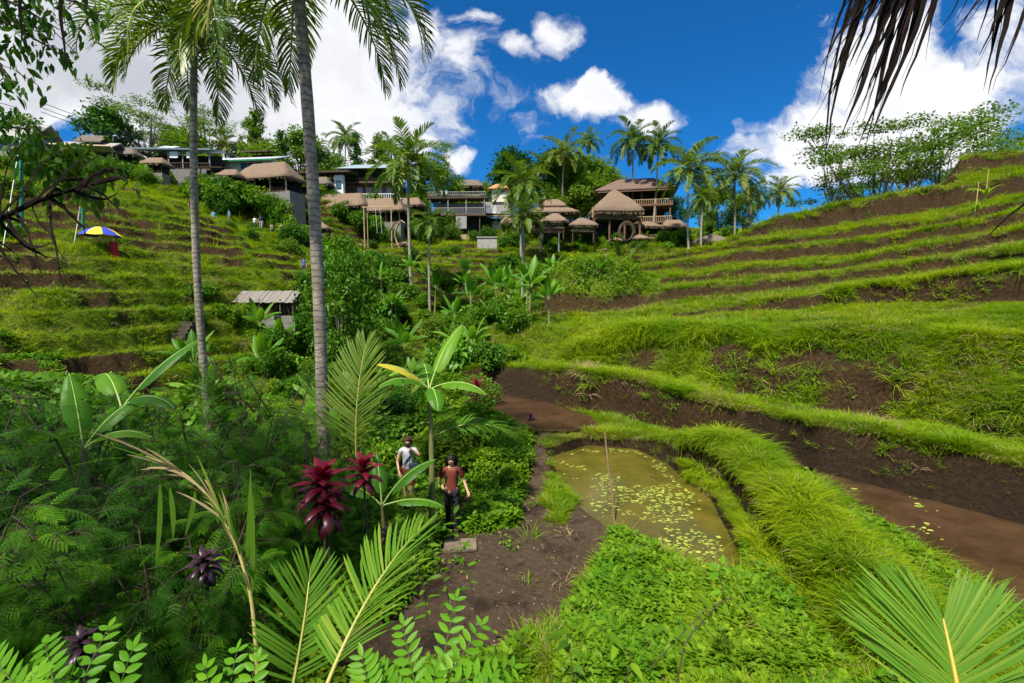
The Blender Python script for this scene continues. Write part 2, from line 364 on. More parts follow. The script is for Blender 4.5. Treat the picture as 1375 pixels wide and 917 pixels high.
# water
def water_mat(name, col, col2, sc_, rough=.04):
    m, n = mat(name)
    geo = n.new('ShaderNodeNewGeometry'); pos = geo.outputs['Position']
    a = n.new('ShaderNodeTexNoise', i_Vector=pos, i_Scale=sc_, i_Detail=5, i_Roughness=.6).outputs[0]
    r = n.new('ShaderNodeTexNoise', i_Vector=pos, i_Scale=14, i_Detail=3).outputs[0]
    c = n.mix(n.ramp(a, [(.35, 0.), (.65, 1.)]), col, col2)
    bm = n.new('ShaderNodeBump', i_Strength=.12, i_Distance=.02, i_Height=r)
    b = n.new('ShaderNodeBsdfPrincipled', i_Base_Color=c, i_Roughness=rough, i_Normal=bm.outputs[0], i_IOR=1.33)
    b.inputs['Specular IOR Level'].default_value = .4
    return finish(m, n, b.outputs[0])
def flat(name, poly, z, m, grow=.5):
    p = np.array(poly); c = p.mean(0)
    V = []
    for k in range(len(p)):   # push outwards along the corner normal
        e = p[(k+1) % len(p)]-p[k-1]; nn = np.array((e[1], -e[0])); nn /= np.linalg.norm(nn)+1e-9
        t = p[k]+nn*.02
        if polyd(np.array([t[0]]), np.array([t[1]]), poly)[0] < 0: nn = -nn
        V.append(p[k]+nn*grow)
    V = np.array(V)
    me = bpy.data.meshes.new(name); me.from_pydata([(v[0], v[1], z) for v in V], [], [list(range(len(V)))])
    me.materials.append(m); return tag(link(name, me), kind='structure')
m_pond = water_mat('pond_water', (.060, .056, .009), (.11, .088, .014), 1.2, .05)
m_brown = water_mat('canal_water', (.040, .022, .011), (.075, .042, .021), 1.5, .04)
flat('pond', POND, -.1, m_pond, .3)
flat('canal', CANAL, .3, m_brown, .18)
flat('paddy_pool', POOL, .3, m_brown, .15)
# ------------------------------------------------------------------ mesh generators
class G:
    def __init__(s): s.V = []; s.F4 = []; s.F3 = []; s.m4 = []; s.m3 = []; s.T = []; s.n = 0; s.s4 = []; s.s3 = []
    def add(s, V, F, m=0, t=.5, smooth=True):
        V = np.asarray(V, float).reshape(-1, 3); F = np.asarray(F)
        if len(F) == 0: return s
        s.V.append(V); s.T.append(np.broadcast_to(np.asarray(t, float), (len(V),)) if np.ndim(t) < 2 else t)
        if F.shape[1] == 4: s.F4.append(F+s.n); s.m4.append(np.full(len(F), m)); s.s4.append(np.full(len(F), smooth))
        else: s.F3.append(F+s.n); s.m3.append(np.full(len(F), m)); s.s3.append(np.full(len(F), smooth))
        s.n += len(V); return s
    def arr(s): return np.concatenate(s.V), np.concatenate(s.T)
    def mesh(s, name, mats):
        V, T = s.arr(); F = [np.concatenate(x) for x in (s.F4, s.F3) if x]
        mi = np.concatenate([np.concatenate(x) for x in (s.m4, s.m3) if x]); sm = np.concatenate([np.concatenate(x) for x in (s.s4, s.s3) if x])
        return mesh_np(name, V, F, mats, mi, sm.astype(bool), dict(tint=T))
    def merge(s, g, M=None, off=(0, 0, 0)):
        V, T = g.arr()
        if M is not None: V = V@np.asarray(M).T
        V = V+np.asarray(off)
        s.V.append(V); s.T.append(T)
        for a, b in ((s.F4, g.F4), (s.F3, g.F3)): a += [f+s.n for f in b]
        s.m4 += g.m4; s.m3 += g.m3; s.s4 += g.s4; s.s3 += g.s3; s.n += g.n
        return s
def nrm(v): return v/(np.linalg.norm(v, axis=-1, keepdims=True)+1e-12)
def ribbons(g, Pn, W, S, m=0, t=None, fold=0.0, smooth=True):
    """Pn (M,N,3) centre lines, W (M,N) half widths, S (M,N,3) or (M,1,3) side directions"""
    Pn = np.asarray(Pn, float); M_, N_ = Pn.shape[:2]; W = np.broadcast_to(W, (M_, N_))[..., None]; S = nrm(np.broadcast_to(S, (M_, N_, 3)))
    t = np.full(M_, .5) if t is None else np.broadcast_to(t, (M_,))
    if fold:
        T = np.gradient(Pn, axis=1); Nn = nrm(np.cross(S, T))
        V = np.stack([Pn-S*W, Pn+Nn*W*fold*-1, Pn+S*W], 2); c = 3
    else: V = np.stack([Pn-S*W, Pn+S*W], 2); c = 2
    base = (np.arange(M_)*N_*c)[:, None, None]+(np.arange(N_-1)*c)[None, :, None]
    fs = [base+np.array([j, j+1, j+1+c, j+c]) for j in range(c-1)]
    F = np.concatenate([f.reshape(-1, 4) for f in fs])
    g.add(V.reshape(-1, 3), F, m, np.repeat(t, N_*c), smooth); return g
def tube(g, pts, rad, k=8, m=0, t=.5, cap=True, smooth=True):
    pts = np.asarray(pts, float); N_ = len(pts); rad = np.broadcast_to(rad, (N_,)).astype(float)
    T = nrm(np.gradient(pts, axis=0)); a = np.array((0, 0, 1.)) if abs(T[0, 2]) < .9 else np.array((1., 0, 0))
    U = []; u = nrm(np.cross(T[0], a))
    for i in range(N_):
        u = nrm(u-T[i]*(u@T[i])); U.append(u)
    U = np.array(U); W = np.cross(T, U); an = np.arange(k)/k*2*math.pi
    V = pts[:, None]+rad[:, None, None]*(U[:, None]*np.cos(an)[None, :, None]+W[:, None]*np.sin(an)[None, :, None])
    i, j = np.meshgrid(np.arange(N_-1), np.arange(k), indexing='ij')
    F = np.stack([i*k+j, i*k+(j+1) % k, (i+1)*k+(j+1) % k, (i+1)*k+j], -1).reshape(-1, 4)
    g.add(V.reshape(-1, 3), F, m, t, smooth)
    if cap:
        for e, o in ((0, 1), (N_-1, -1)):
            Vc = np.vstack([V[e], pts[e][None]]); Fc = np.array([[k, (q+1) % k, q][::o] for q in range(k)])
            g.add(Vc, Fc, m, t, False)
    return g
def box(g, c, s, m=0, rz=0., t=.5, rx=0.):
    c = np.asarray(c, float); s = np.asarray(s, float)/2
    v = np.array([(x, y, z) for z in (-1, 1) for y in (-1, 1) for x in (-1, 1)], float)*s
    if rx: v = v@np.array([[1, 0, 0], [0, math.cos(rx), math.sin(rx)], [0, -math.sin(rx), math.cos(rx)]])
    if rz: v = v@np.array([[math.cos(rz), math.sin(rz), 0], [-math.sin(rz), math.cos(rz), 0], [0, 0, 1]])
    g.add(v+c, np.array([[0, 2, 3, 1], [4, 5, 7, 6], [0, 1, 5, 4], [2, 6, 7, 3], [0, 4, 6, 2], [1, 3, 7, 5]]), m, t, False); return g
def bar(g, a, b, wdt, m=0, t=.5): return tube(g, [a, b], wdt, 6, m, t, True, True)
def rotz(a): c, s = math.cos(a), math.sin(a); return np.array([[c, -s, 0], [s, c, 0], [0, 0, 1]])
def roty(a): c, s = math.cos(a), math.sin(a); return np.array([[c, 0, s], [0, 1, 0], [-s, 0, c]])
def rotx(a): c, s = math.cos(a), math.sin(a); return np.array([[1, 0, 0], [0, c, -s], [0, s, c]])
def replicate(g, proto, Ms, offs, tj=0.0):
    """proto G copied by an array of 3x3 matrices and offsets"""
    V, T = proto.arr(); K = len(Ms); n_ = len(V)
    VV = np.einsum('kij,nj->kni', np.asarray(Ms), V)+np.asarray(offs)[:, None]
    TT = np.clip(T[None]+(R.random((K, 1))-.5)*2*tj, 0, 1)
    for fl, ml, sl_, F, Ml, Sl in ((proto.F4, proto.m4, proto.s4, g.F4, g.m4, g.s4), (proto.F3, proto.m3, proto.s3, g.F3, g.m3, g.s3)):
        if not fl: continue
        f = np.concatenate(fl); mm = np.concatenate(ml); s_ = np.concatenate(sl_)
        F.append((f[None]+(np.arange(K)*n_)[:, None, None]).reshape(-1, f.shape[1])+g.n); Ml.append(np.tile(mm, K)); Sl.append(np.tile(s_, K))
    g.V.append(VV.reshape(-1, 3)); g.T.append(TT.reshape(-1)); g.n += K*n_
    return g
def frames(dirs, up=None, roll=None):
    """rotation matrices whose local +Y points along dirs and +Z as far up as possible"""
    y = nrm(np.asarray(dirs, float)); up = np.array((0, 0, 1.)) if up is None else up
    x = np.cross(y, up); bad = np.linalg.norm(x, axis=-1) < 1e-3; x[bad] = (1, 0, 0); x = nrm(x); z = np.cross(x, y)
    if roll is not None:
        c, s = np.cos(roll)[:, None], np.sin(roll)[:, None]; x, z = x*c+z*s, z*c-x*s
    return np.stack([x, y, z], -1)

# ------------------------------------------------------------------ plant materials
def leafmat(name, stops, tl=.35, rough=.48, hue=.02, spec=.12, patchy=0):
    m, n = mat(name)
    tint = n.new('ShaderNodeAttribute', attribute_name='tint').outputs['Fac']
    rnd = n.new('ShaderNodeObjectInfo').outputs['Random']
    f = n.math('ADD', n.math('MULTIPLY', tint, .65), n.math('MULTIPLY', rnd, .35))
    c = n.ramp(f, stops)
    if patchy:
        p = n.new('ShaderNodeNewGeometry').outputs['Position']
        z = n.new('ShaderNodeTexNoise', i_Vector=p, i_Scale=patchy, i_Detail=4).outputs[0]
        hs = n.new('ShaderNodeHueSaturation', i_Color=c, i_Hue=n.math('ADD', .5, n.math('MULTIPLY', n.math('SUBTRACT', .5, z), .12)), i_Value=n.math('ADD', .45, n.math('MULTIPLY', z, 1.0)))
        c = hs.outputs[0]
    b = n.new('ShaderNodeBsdfPrincipled', i_Base_Color=c, i_Roughness=rough); b.inputs['Specular IOR Level'].default_value = spec
    tr = n.new('ShaderNodeBsdfTranslucent', i_Color=n.mix(1.0, c, (1.5, 1.45, .55), 'MULTIPLY'))
    mx = n.new('ShaderNodeMixShader', i_0=tl, i_1=b.outputs[0], i_2=tr.outputs[0])
    return finish(m, n, mx.outputs[0])
def solid(name, c0, c1, scale=6, rough=.8, bump=.3, stretch=(1, 1, 1), det=6, metal=0., spec=.3):
    m, n = mat(name)
    tcx = n.new('ShaderNodeTexCoord').outputs['Object']
    mp = n.new('ShaderNodeMapping', i_0=tcx); mp.inputs['Scale'].default_value = stretch
    z = n.new('ShaderNodeTexNoise', i_Vector=mp.outputs[0], i_Scale=scale, i_Detail=det, i_Roughness=.65).outputs[0]
    c = n.ramp(z, [(.3, c0), (.7, c1)])
    bm = n.new('ShaderNodeBump', i_Strength=bump, i_Distance=.03, i_Height=z)
    b = n.new('ShaderNodeBsdfPrincipled', i_Base_Color=c, i_Roughness=rough, i_Normal=bm.outputs[0], i_Metallic=metal); b.inputs['Specular IOR Level'].default_value = spec
    return finish(m, n, b.outputs[0])
M_grass = leafmat('grass_blade', [(0, (.040, .10, .002)), (.35, (.12, .225, .003)), (.7, (.215, .325, .006)), (.9, (.33, .36, .03)), (1, (.36, .28, .08))], .4, .5, patchy=.35)
M_dry = leafmat('dry_grass', [(0, (.16, .10, .045)), (1, (.42, .31, .16))], .2, .7)
M_weed = leafmat('weed_leaf', [(0, (.04, .11, .005)), (.5, (.10, .22, .008)), (1, (.20, .33, .015))], .35, .4, patchy=.5)
M_jung = leafmat('shrub_leaf', [(0, (.022, .075, .006)), (.5, (.055, .15, .008)), (1, (.13, .26, .016))], .3, .42, patchy=.3)
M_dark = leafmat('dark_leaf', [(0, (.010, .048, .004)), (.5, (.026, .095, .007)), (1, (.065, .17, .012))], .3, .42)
M_feath = leafmat('feathery_leaf', [(0, (.008, .045, .002)), (.5, (.034, .135, .004)), (1, (.16, .36, .010))], .35, .45)
M_tree = leafmat('tree_leaf', [(0, (.035, .085, .008)), (.5, (.095, .18, .014)), (1, (.20, .29, .03))], .4, .5)
M_palm = leafmat('palm_leaflet', [(0, (.030, .075, .005)), (.5, (.075, .15, .010)), (.85, (.17, .22, .02)), (1, (.30, .26, .05))], .3, .4, spec=.3)
M_palmy = leafmat('palm_leaflet_light', [(0, (.035, .12, .010)), (.6, (.09, .21, .016)), (1, (.26, .32, .04))], .35, .5, spec=.08)
M_ban = leafmat('banana_leaf', [(0, (.025, .11, .006)), (.5, (.065, .20, .010)), (1, (.17, .33, .02))], .4, .42, spec=.22)
M_banl = leafmat('banana_leaf_yellow', [(0, (.35, .36, .03)), (1, (.55, .45, .05))], .4, .35)
M_red = leafmat('cordyline_leaf', [(0, (.02, .003, .007)), (.5, (.09, .005, .016)), (1, (.28, .012, .035))], .3, .35, spec=.5)
M_purp = leafmat('dark_purple_leaf', [(0, (.012, .006, .010)), (1, (.05, .018, .03))], .1, .35, spec=.5)
M_lime = leafmat('lime_leaflet', [(0, (.045, .16, .008)), (.5, (.10, .26, .012)), (1, (.19, .36, .02))], .4, .4)
M_deadp = solid('dead_palm', (.005, .0035, .003), (.020, .014, .011), 8, .95, .2, spec=.05)
M_rachis = solid('palm_rachis', (.22, .26, .05), (.38, .34, .09), 5, .5, .1)
M_rachis_o = solid('palm_rachis_orange', (.50, .25, .03), (.62, .36, .06), 5, .5, .1)
M_stem = solid('green_stem', (.04, .08, .015), (.10, .13, .03), 9, .6, .2)
M_twig = solid('twig', (.035, .025, .015), (.09, .065, .04), 9, .8, .3)
M_bark = solid('bark', (.06, .05, .038), (.17, .14, .11), 7, .9, .5, (1, 1, .3))
def trunkmat(name, c0, c1, rings):
    m, n = mat(name)
    o = n.new('ShaderNodeTexCoord').outputs['Object']; sx = n.new('ShaderNodeSeparateXYZ', i_0=o)
    z1 = n.new('ShaderNodeTexNoise', i_Vector=o, i_Scale=5, i_Detail=6, i_Roughness=.7).outputs[0]
    z2 = n.new('ShaderNodeTexNoise', i_Vector=o, i_Scale=1.1, i_Detail=3).outputs[0]
    ring = n.math('SINE', n.math('MULTIPLY', n.math('ADD', sx.outputs[2], n.math('MULTIPLY', z1, .22)), rings))
    rr = n.new('ShaderNodeMapRange', i_0=ring, i_1=.6, i_2=1.25).outputs[0]
    c = n.ramp(z1, [(.3, c0), (.7, c1)])
    c = n.mix(n.ramp(z2, [(.5, 0.), (.66, .55)]), c, (.12, .13, .06))
    c = n.mix(n.math('MULTIPLY', rr, .75), c, tuple(v*.33 for v in c0))
    bm = n.new('ShaderNodeBump', i_Strength=.8, i_Distance=.03, i_Height=n.math('SUBTRACT', z1, rr))
    b = n.new('ShaderNodeBsdfPrincipled', i_Base_Color=c, i_Roughness=.88, i_Normal=bm.outputs[0])
    return finish(m, n, b.outputs[0])
M_trunk = trunkmat('coconut_trunk', (.13, .10, .075), (.40, .34, .27), 46)
M_trunk2 = trunkmat('coconut_trunk_pale', (.22, .18, .14), (.42, .37, .31), 30)

# ------------------------------------------------------------------ leaf prototypes
def leaf_g(L=.1, W=.03, n_=4, fold=.3, droop=.3, m=0, t=.5, tip=.02):
    s = np.linspace(0, 1, n_); prof_ = np.sin(math.pi*np.clip(s, .04, .985)**.8)**.8; prof_[-1] = tip; prof_[0] = .1
    pts = np.stack([0*s, s*L, -droop*L*s**2], -1)[None]
    return ribbons(G(), pts, (W*prof_)[None], np.array((1., 0, 0)), m, t, fold)
def blades(g, K, rad, L0, L1, wd, lean, bend, m=0, t=(.2, .9), N_=4, cx=0, cy=0):
    a = R.random(K)*2*math.pi; r = rad*np.sqrt(R.random(K)); L = L0+(L1-L0)*R.random(K)
    b0 = np.stack([cx+r*np.cos(a), cy+r*np.sin(a), 0*a-.02], -1)
    da = a+R.normal(0, .8, K); ln = lean*(.3+R.random(K)); s = np.linspace(0, 1, N_)
    d = np.stack([np.cos(da), np.sin(da), 0*da], -1)
    th = ln[:, None]+bend*(.5+R.random(K))[:, None]*s[None]**1.3   # angle from vertical
    seg = L[:, None]/(N_-1)
    hx = np.concatenate([np.zeros((K, 1)), np.cumsum(np.sin(th[:, 1:])*seg, 1)], 1); hz = np.concatenate([np.zeros((K, 1)), np.cumsum(np.cos(th[:, 1:])*seg, 1)], 1)
    pts = b0[:, None]+d[:, None]*hx[..., None]+np.array((0, 0, 1.))*hz[..., None]
    W = wd*(1-s**2.2)[None]*(.7+.6*R.random(K))[:, None]+.0006
    sd_ = np.stack([-np.sin(da), np.cos(da), 0*da], -1)[:, None]+R.normal(0, .3, (K, 1, 3))
    return ribbons(g, pts, W, sd_, m, t[0]+(t[1]-t[0])*R.random(K))
def leafball(g, K, rad, proto, m=0, zs=.8, z0=0., smin=.7, smax=1.3, out=.6, tj=.25, up=.5):
    d = nrm(R.normal(0, 1, (K, 3))); r = rad*R.random(K)**.4
    off = d*r[:, None]*np.array((1, 1, zs))+np.array((0, 0, z0))
    dirs = d*out+R.normal(0, .5, (K, 3))+np.array((0, 0, -.1)); Mx = frames(dirs, roll=R.normal(0, .6, K))
    Mx = Mx*(smin+(smax-smin)*R.random(K))[:, None, None]
    return replicate(g, proto, Mx, off, tj)

# grass and weeds scatter (geometry nodes on a point cloud of my own)
proto_cols = {}
def scatter(name, protos, pts, rot, scl, pid, kind='stuff', label=None):
    c = bpy.data.collections.new(name+'_kinds')
    for i, me in enumerate(protos):
        o = bpy.data.objects.new('%s_kind_%02d' % (name, i), me); c.objects.link(o)
    me = bpy.data.meshes.new(name); me.vertices.add(len(pts)); me.vertices.foreach_set('co', np.asarray(pts, np.float32).ravel())
    at = me.attributes.new('rot', 'FLOAT_VECTOR', 'POINT'); at.data.foreach_set('vector', np.asarray(rot, np.float32).ravel())
    at = me.attributes.new('scl', 'FLOAT_VECTOR', 'POINT'); at.data.foreach_set('vector', np.asarray(scl, np.float32).ravel())
    at = me.attributes.new('pid', 'INT', 'POINT'); at.data.foreach_set('value', np.asarray(pid, np.int32))
    ng = bpy.data.node_groups.new(name, 'GeometryNodeTree')
    ng.interface.new_socket('Geometry', in_out='INPUT', socket_type='NodeSocketGeometry'); ng.interface.new_socket('Geometry', in_out='OUTPUT', socket_type='NodeSocketGeometry')
    gi = ng.nodes.new('NodeGroupInput'); go = ng.nodes.new('NodeGroupOutput'); ip = ng.nodes.new('GeometryNodeInstanceOnPoints')
    ci = ng.nodes.new('GeometryNodeCollectionInfo'); ci.inputs['Collection'].default_value = c; ci.inputs['Separate Children'].default_value = True; ci.inputs['Reset Children'].default_value = True
    def na(nm, dt):
        x = ng.nodes.new('GeometryNodeInputNamedAttribute'); x.data_type = dt; x.inputs['Name'].default_value = nm; return x.outputs[0]
    L = ng.links.new
    L(gi.outputs[0], ip.inputs['Points']); L(ci.outputs[0], ip.inputs['Instance']); ip.inputs['Pick Instance'].default_value = True
    L(na('pid', 'INT'), ip.inputs['Instance Index']); L(na('rot', 'FLOAT_VECTOR'), ip.inputs['Rotation']); L(na('scl', 'FLOAT_VECTOR'), ip.inputs['Scale'])
    L(ip.outputs[0], go.inputs[0])
    o = link(name, me); o.modifiers.new('scatter', 'NODES').node_group = ng
    return tag(o, label=label, kind='stuff')

# prototypes
gp = []
for i in range(4):   # short turf
    g = blades(G(), 16, .10, .08, .20, .0045, .35, .9, t=(.1, .85)); gp.append(g.mesh('turf', [M_grass]))
for i in range(4):   # rank grass
    g = blades(G(), 22, .13, .12, .40, .0055, .38, .95, t=(.25, .95), N_=5); gp.append(g.mesh('rank_grass', [M_grass]))
for i in range(2):   # long arching grass
    g = blades(G(), 18, .09, .35, .75, .0075, .42, 1.6, t=(.3, .8), N_=6); gp.append(g.mesh('long_grass', [M_grass]))
for i in range(2):   # dry
    g = blades(G(), 12, .10, .12, .35, .004, .5, 1.4, t=(.1, .95)); gp.append(g.mesh('dry_grass', [M_dry]))
lf = leaf_g(.05, .017, 4, .25, .3); lf2 = leaf_g(.09, .028, 4, .25, .4)
for i in range(3):   # small-leaved weeds
    g = G(); leafball(g, 26, .12, lf, zs=.7, z0=.05, tj=.35); gp.append(g.mesh('weed', [M_weed]))
for i in range(2):
    g = G(); leafball(g, 18, .17, lf2, zs=.8, z0=.10, tj=.35); gp.append(g.mesh('weed', [M_weed]))
# candidate points in (direction, distance)
def cand(N_, q0, q1, D0, D1, p=1.0):
    q = R.uniform(q0, q1, N_); u = R.random(N_); D = (D0**p+(D1**p-D0**p)*u)**(1/p)
    x = q*D; z, inf = terrain(x, D, True)
    e = .08; zx = terrain(x+e, D)[...]; zy = terrain(x, D+e)
    sx, sy = (zx-z)/e, (zy-z)/e
    return x, D, z, sx, sy, inf
GRN=320000
x, y, z, sx, sy, inf = cand(GRN, -1.3, 1.3, 3.2, 92, 1.0)
x2, y2, z2, sx2, sy2, inf2 = cand(int(GRN*.45), -.3, 1.3, 5.0, 24, .6)
x, y, z, sx, sy = [np.concatenate(p) for p in ((x, x2), (y, y2), (z, z2), (sx, sx2), (sy, sy2))]
inf = {k: np.concatenate([inf[k], inf2[k]]) for k in inf}
q = x/y; slp = np.hypot(sx, sy); n1 = fbm(x*.35, y*.35, 61, 4); n2 = fbm(x*.9, y*.9, 71, 3); rnd = R.random(len(x))
right = inf['right'] > .5
soil_ = np.where(right, ss(slp, .75, 1.3)*ss(n1, -.9, -.35), ss(slp, .62, 1.0)*ss(fbm(x*.16, y*.16, 62, 3)+.35*n1, -.16, .12))
lb, inb = lowband(q, y)
soil_ = np.where(right, np.maximum(soil_*(1-inb), lb*ss(fbm(x*.7, y*.7, 64), -.5, 0)), soil_)
nose = np.hypot((x-6.0)*.85, y-35.0)/3.1; soil_ = np.where(nose < 1.35, (1-ss(z+n1*.8, 5.0, 5.5))*.97, soil_)
keep = rnd > soil_*np.where(n2 > .15, .86, .985)
keep &= (inf['pond'] > .10) & ((inf['path'] < .35) | (rnd > .9988))
leftjungle = (q < -.2) & (y < 14)
keep &= ~(leftjungle & (rnd < .35))
# kinds
kind_ = np.where(n2+R.normal(0, .3, len(x)) > .1, 1, 0)                      # 0 turf, 1 rank
kind_ = np.where((y > 22) & (R.random(len(x)) < .78), 0, kind_)
face = (slp > .5) & right & (y < 24)
kind_ = np.where(face & (q > .02) & (rnd > .12), np.where(R.random(len(x)) < .2, 2, 1), kind_)
md = inf['moundd']
kind_ = np.where((md < 1.15) & (y < 14.5) & (x > 2.5), np.where((R.random(len(x)) < .8) & (inf['pond'] > .45) & (y > 7.5), 2, 1), kind_)
kind_ = np.where((y < 9.5) & (q > .12) & (md > 1.0), np.where(R.random(len(x)) < .62+.5*n2, 4, R.integers(0, 2, len(x))), kind_)
kind_ = np.where(leftjungle | ((q < .03) & (y < 21)), 4, kind_)
kind_ = np.where((q > -.10) & (q < .06) & (y > 9.5) & (y < 16.5), 4, kind_)
kind_ = np.where((kind_ < 3) & (R.random(len(x)) < np.where(right, .07, .05)+.14*(n1 > .2)), 3, kind_)
kind_ = np.where((nose < 1.3) & (slp > .5) & (R.random(len(x)) < .5), 4, kind_)
kind_ = np.where((soil_ > .5) & (R.random(len(x)) < .6), 4, kind_)
pid = np.select([kind_ == 0, kind_ == 1, kind_ == 2, kind_ == 3], [R.integers(0, 4, len(x)), R.integers(4, 8, len(x)), R.integers(8, 10, len(x)), R.integers(10, 12, len(x))], R.integers(12, 17, len(x)))
sc1 = (.75+.6*R.random(len(x)))*(1+np.clip(y-14, 0, 80)/34)
sc1 = np.where((kind_ == 4) & (soil_ > .5), sc1*.5, sc1); sc1 = sc1*np.clip(1+.55*fbm(x*1.4, y*1.4, 81, 2)+.3*fbm(x*4, y*4, 82, 2), .4, 1.5)*np.where((kind_ < 3) & (y < 22), .86, 1)
sc1 = np.where((kind_ == 4) & (y < 9.5) & (q > .1), sc1*1.15, sc1); sc1 = np.where((kind_ == 2) & (y < 14.5), sc1*.8, sc1)
sc1 = np.where(kind_ == 4, np.minimum(sc1, np.interp(y, [6, 14, 40], [.95, 1.2, 2.4])), sc1)
sc1 = np.where((y < 5.5), sc1*.8, sc1); sc1 = np.where((inf['pond'] < .5), sc1*.6, sc1)
thin = np.where(y > 30, 0, 0)
sclv = np.stack([sc1*1.2, sc1*1.2, sc1*np.interp(y, [20, 26, 60], [1, 1.05, .8])], -1)
# lean out of the slope
k_ = np.clip(.28*slp, 0, .5)*R.uniform(.2, 1.6, len(x))/(slp+1e-6)
nx, ny = -sx*k_, -sy*k_; az = R.random(len(x))*2*math.pi
tilt = np.arctan(np.hypot(nx, ny)); ta = np.arctan2(ny, nx)
# euler: Rz(ta) Ry(tilt) Rz(az-ta)  -> convert numerically to XYZ euler
def eul(ta, tilt, tz):
    ca, sa, ct, st, cz, sz = np.cos(ta), np.sin(ta), np.cos(tilt), np.sin(tilt), np.cos(tz), np.sin(tz)
    r00 = ca*ct*cz-sa*sz; r10 = sa*ct*cz+ca*sz; r20 = -st*cz; r21 = st*sz; r22 = ct
    return np.stack([np.arctan2(r21, r22), np.arctan2(-r20, np.hypot(r00, r10)), np.arctan2(r10, r00)], -1)
rot = eul(ta, tilt, az)
k = keep
gr = k & (kind_ < 4); wd = k & (kind_ == 4)
scatter('grass', gp[:12], np.stack([x, y, z], -1)[gr], rot[gr], sclv[gr], pid[gr], label='green grass growing over the rice terraces and their banks')
scatter('weeds', gp[12:], np.stack([x, y, z], -1)[wd], rot[wd], sclv[wd], pid[wd]-12, label='small leafy weeds covering the banks along the path')
# duckweed on the ponds
def floaters(name, poly, zz, K, s0, s1, thr, label):
    p = np.array(poly); lo, hi = p.min(0), p.max(0)
    X_ = R.uniform(lo[0], hi[0], K); Y_ = R.uniform(lo[1], hi[1], K)
    kk = (polyd(X_, Y_, poly) < -.05) & (fbm(X_*1.1, Y_*1.1, 77)*1.6+fbm(X_*4, Y_*4, 78)*.7+R.normal(0, .10, K) > thr); X_, Y_ = X_[kk], Y_[kk]; K = len(X_)
    pr = G(); an = np.arange(7)/7*2*math.pi
    pr.add(np.vstack([np.stack([np.cos(an)*(1+.25*np.sin(3*an)), np.sin(an), 0*an], -1), [[0, 0, .0]]]), np.array([[7, i, (i+1) % 7] for i in range(7)]))
    Ms = np.stack([rotz(a)*s*np.array((1, .7, 1))[:, None] for a, s in zip(R.random(K)*6.28, s0+(s1-s0)*R.random(K)**3)])
    g = replicate(G(), pr, Ms, np.stack([X_, Y_, np.full(K, zz+.006)+R.random(K)*.004], -1), .5)
    return tag(link(name, g.mesh(name, [M_float])), kind='stuff', label=label)
M_float = leafmat('duckweed', [(0, (.16, .24, .03)), (1, (.42, .46, .09))], .1, .5)
floaters('duckweed', POND, -.1, 6500, .008, .055, .02, 'yellow green duckweed and leaves floating on the small pond')
floaters('floating_leaves', CANAL, .3, 900, .02, .09, .28, 'few pale leaves floating on the brown canal water')
# ------------------------------------------------------------------ palms
def frond(L=4.5, nl=46, LL=.85, wd=.022, el=.6, bend=1.5, hang=.9, vee=.35, m=0, mr=1, stalk=.12, seg=4, pl=1.0, twist=0., ragged=.08, rr=.035, tb=.5, yellow=0.):
    """a pinnate frond in the +Y direction; el = starting elevation, bend = how far it curves over"""
    g = G(); N_ = 16; s = np.linspace(0, 1, N_); th = el-bend*s**1.25; d = L/(N_-1)
    y = np.concatenate([[0], np.cumsum(np.cos(th[1:])*d)]); z = np.concatenate([[0], np.cumsum(np.sin(th[1:])*d)])
    x = twist*L*s**2
    C = np.stack([x, y, z], -1); tube(g, C, rr*(1-.85*s)+.003, 5, mr, tb)
    t = np.linspace(stalk, .995, nl)
    t = np.repeat(t, 2)+R.normal(0, .004, nl*2); sg = np.tile([1., -1.], nl)
    kp = R.random(nl*2) > ragged; t, sg = t[kp], sg[kp]; K = len(t); t = np.clip(t, 0, .998)
    c0 = np.stack([np.interp(t, s, C[:, j]) for j in range(3)], -1); tt = np.interp(t, s, th)
    T = np.stack([0*tt, np.cos(tt), np.sin(tt)], -1); Nn = np.stack([0*tt, -np.sin(tt), np.cos(tt)], -1); Sd = np.stack([sg, 0*sg, 0*sg], -1)
    ang = np.radians(np.interp(t, [0, .5, 1], [70, 52, 18]))*pl+R.normal(0, .05, K)
    d0 = nrm(T*np.cos(ang)[:, None]+Sd*np.sin(ang)[:, None]+Nn*vee*(1+R.normal(0, .25, K))[:, None])
    ll = LL*np.interp(t, [0, .12, .35, .7, .9, 1], [.45, .75, 1, .92, .6, .35])*(1+R.normal(0, .06, K))
    u = np.linspace(0, 1, seg)
    hg = hang*(1+R.normal(0, .25, K))
    dd = nrm(d0[:, None]+np.array((0, 0, -1.))*(hg[:, None]*u[None]**1.2)[..., None])
    pts = c0[:, None]+np.cumsum(np.concatenate([np.zeros((K, 1, 3)), dd[:, :-1]*(ll/(seg-1))[:, None, None]], 1), 1)
    W = wd*np.array([.55]+[1.]*(seg-2)+[.06]); W = W[None]*(ll/LL)[:, None]**.5
    side = np.cross(dd, nrm(Nn+.35*T)[:, None])
    tint = np.clip(.45+R.normal(0, .16, K)+yellow*(.4+t*.5), 0, 1)
    ribbons(g, pts, W, side, m, tint, .0 if wd < .02 else .35)
    return g
def set_crown(parent, specs, mats, rot0=0., part='frond'):
    for k, (az, kw) in enumerate(specs):
        me = frond(**kw).mesh('frond', mats)
        link(part, me, parent, (0.08*math.sin(-az), .08*math.cos(az), 0), (0, 0, az+rot0))
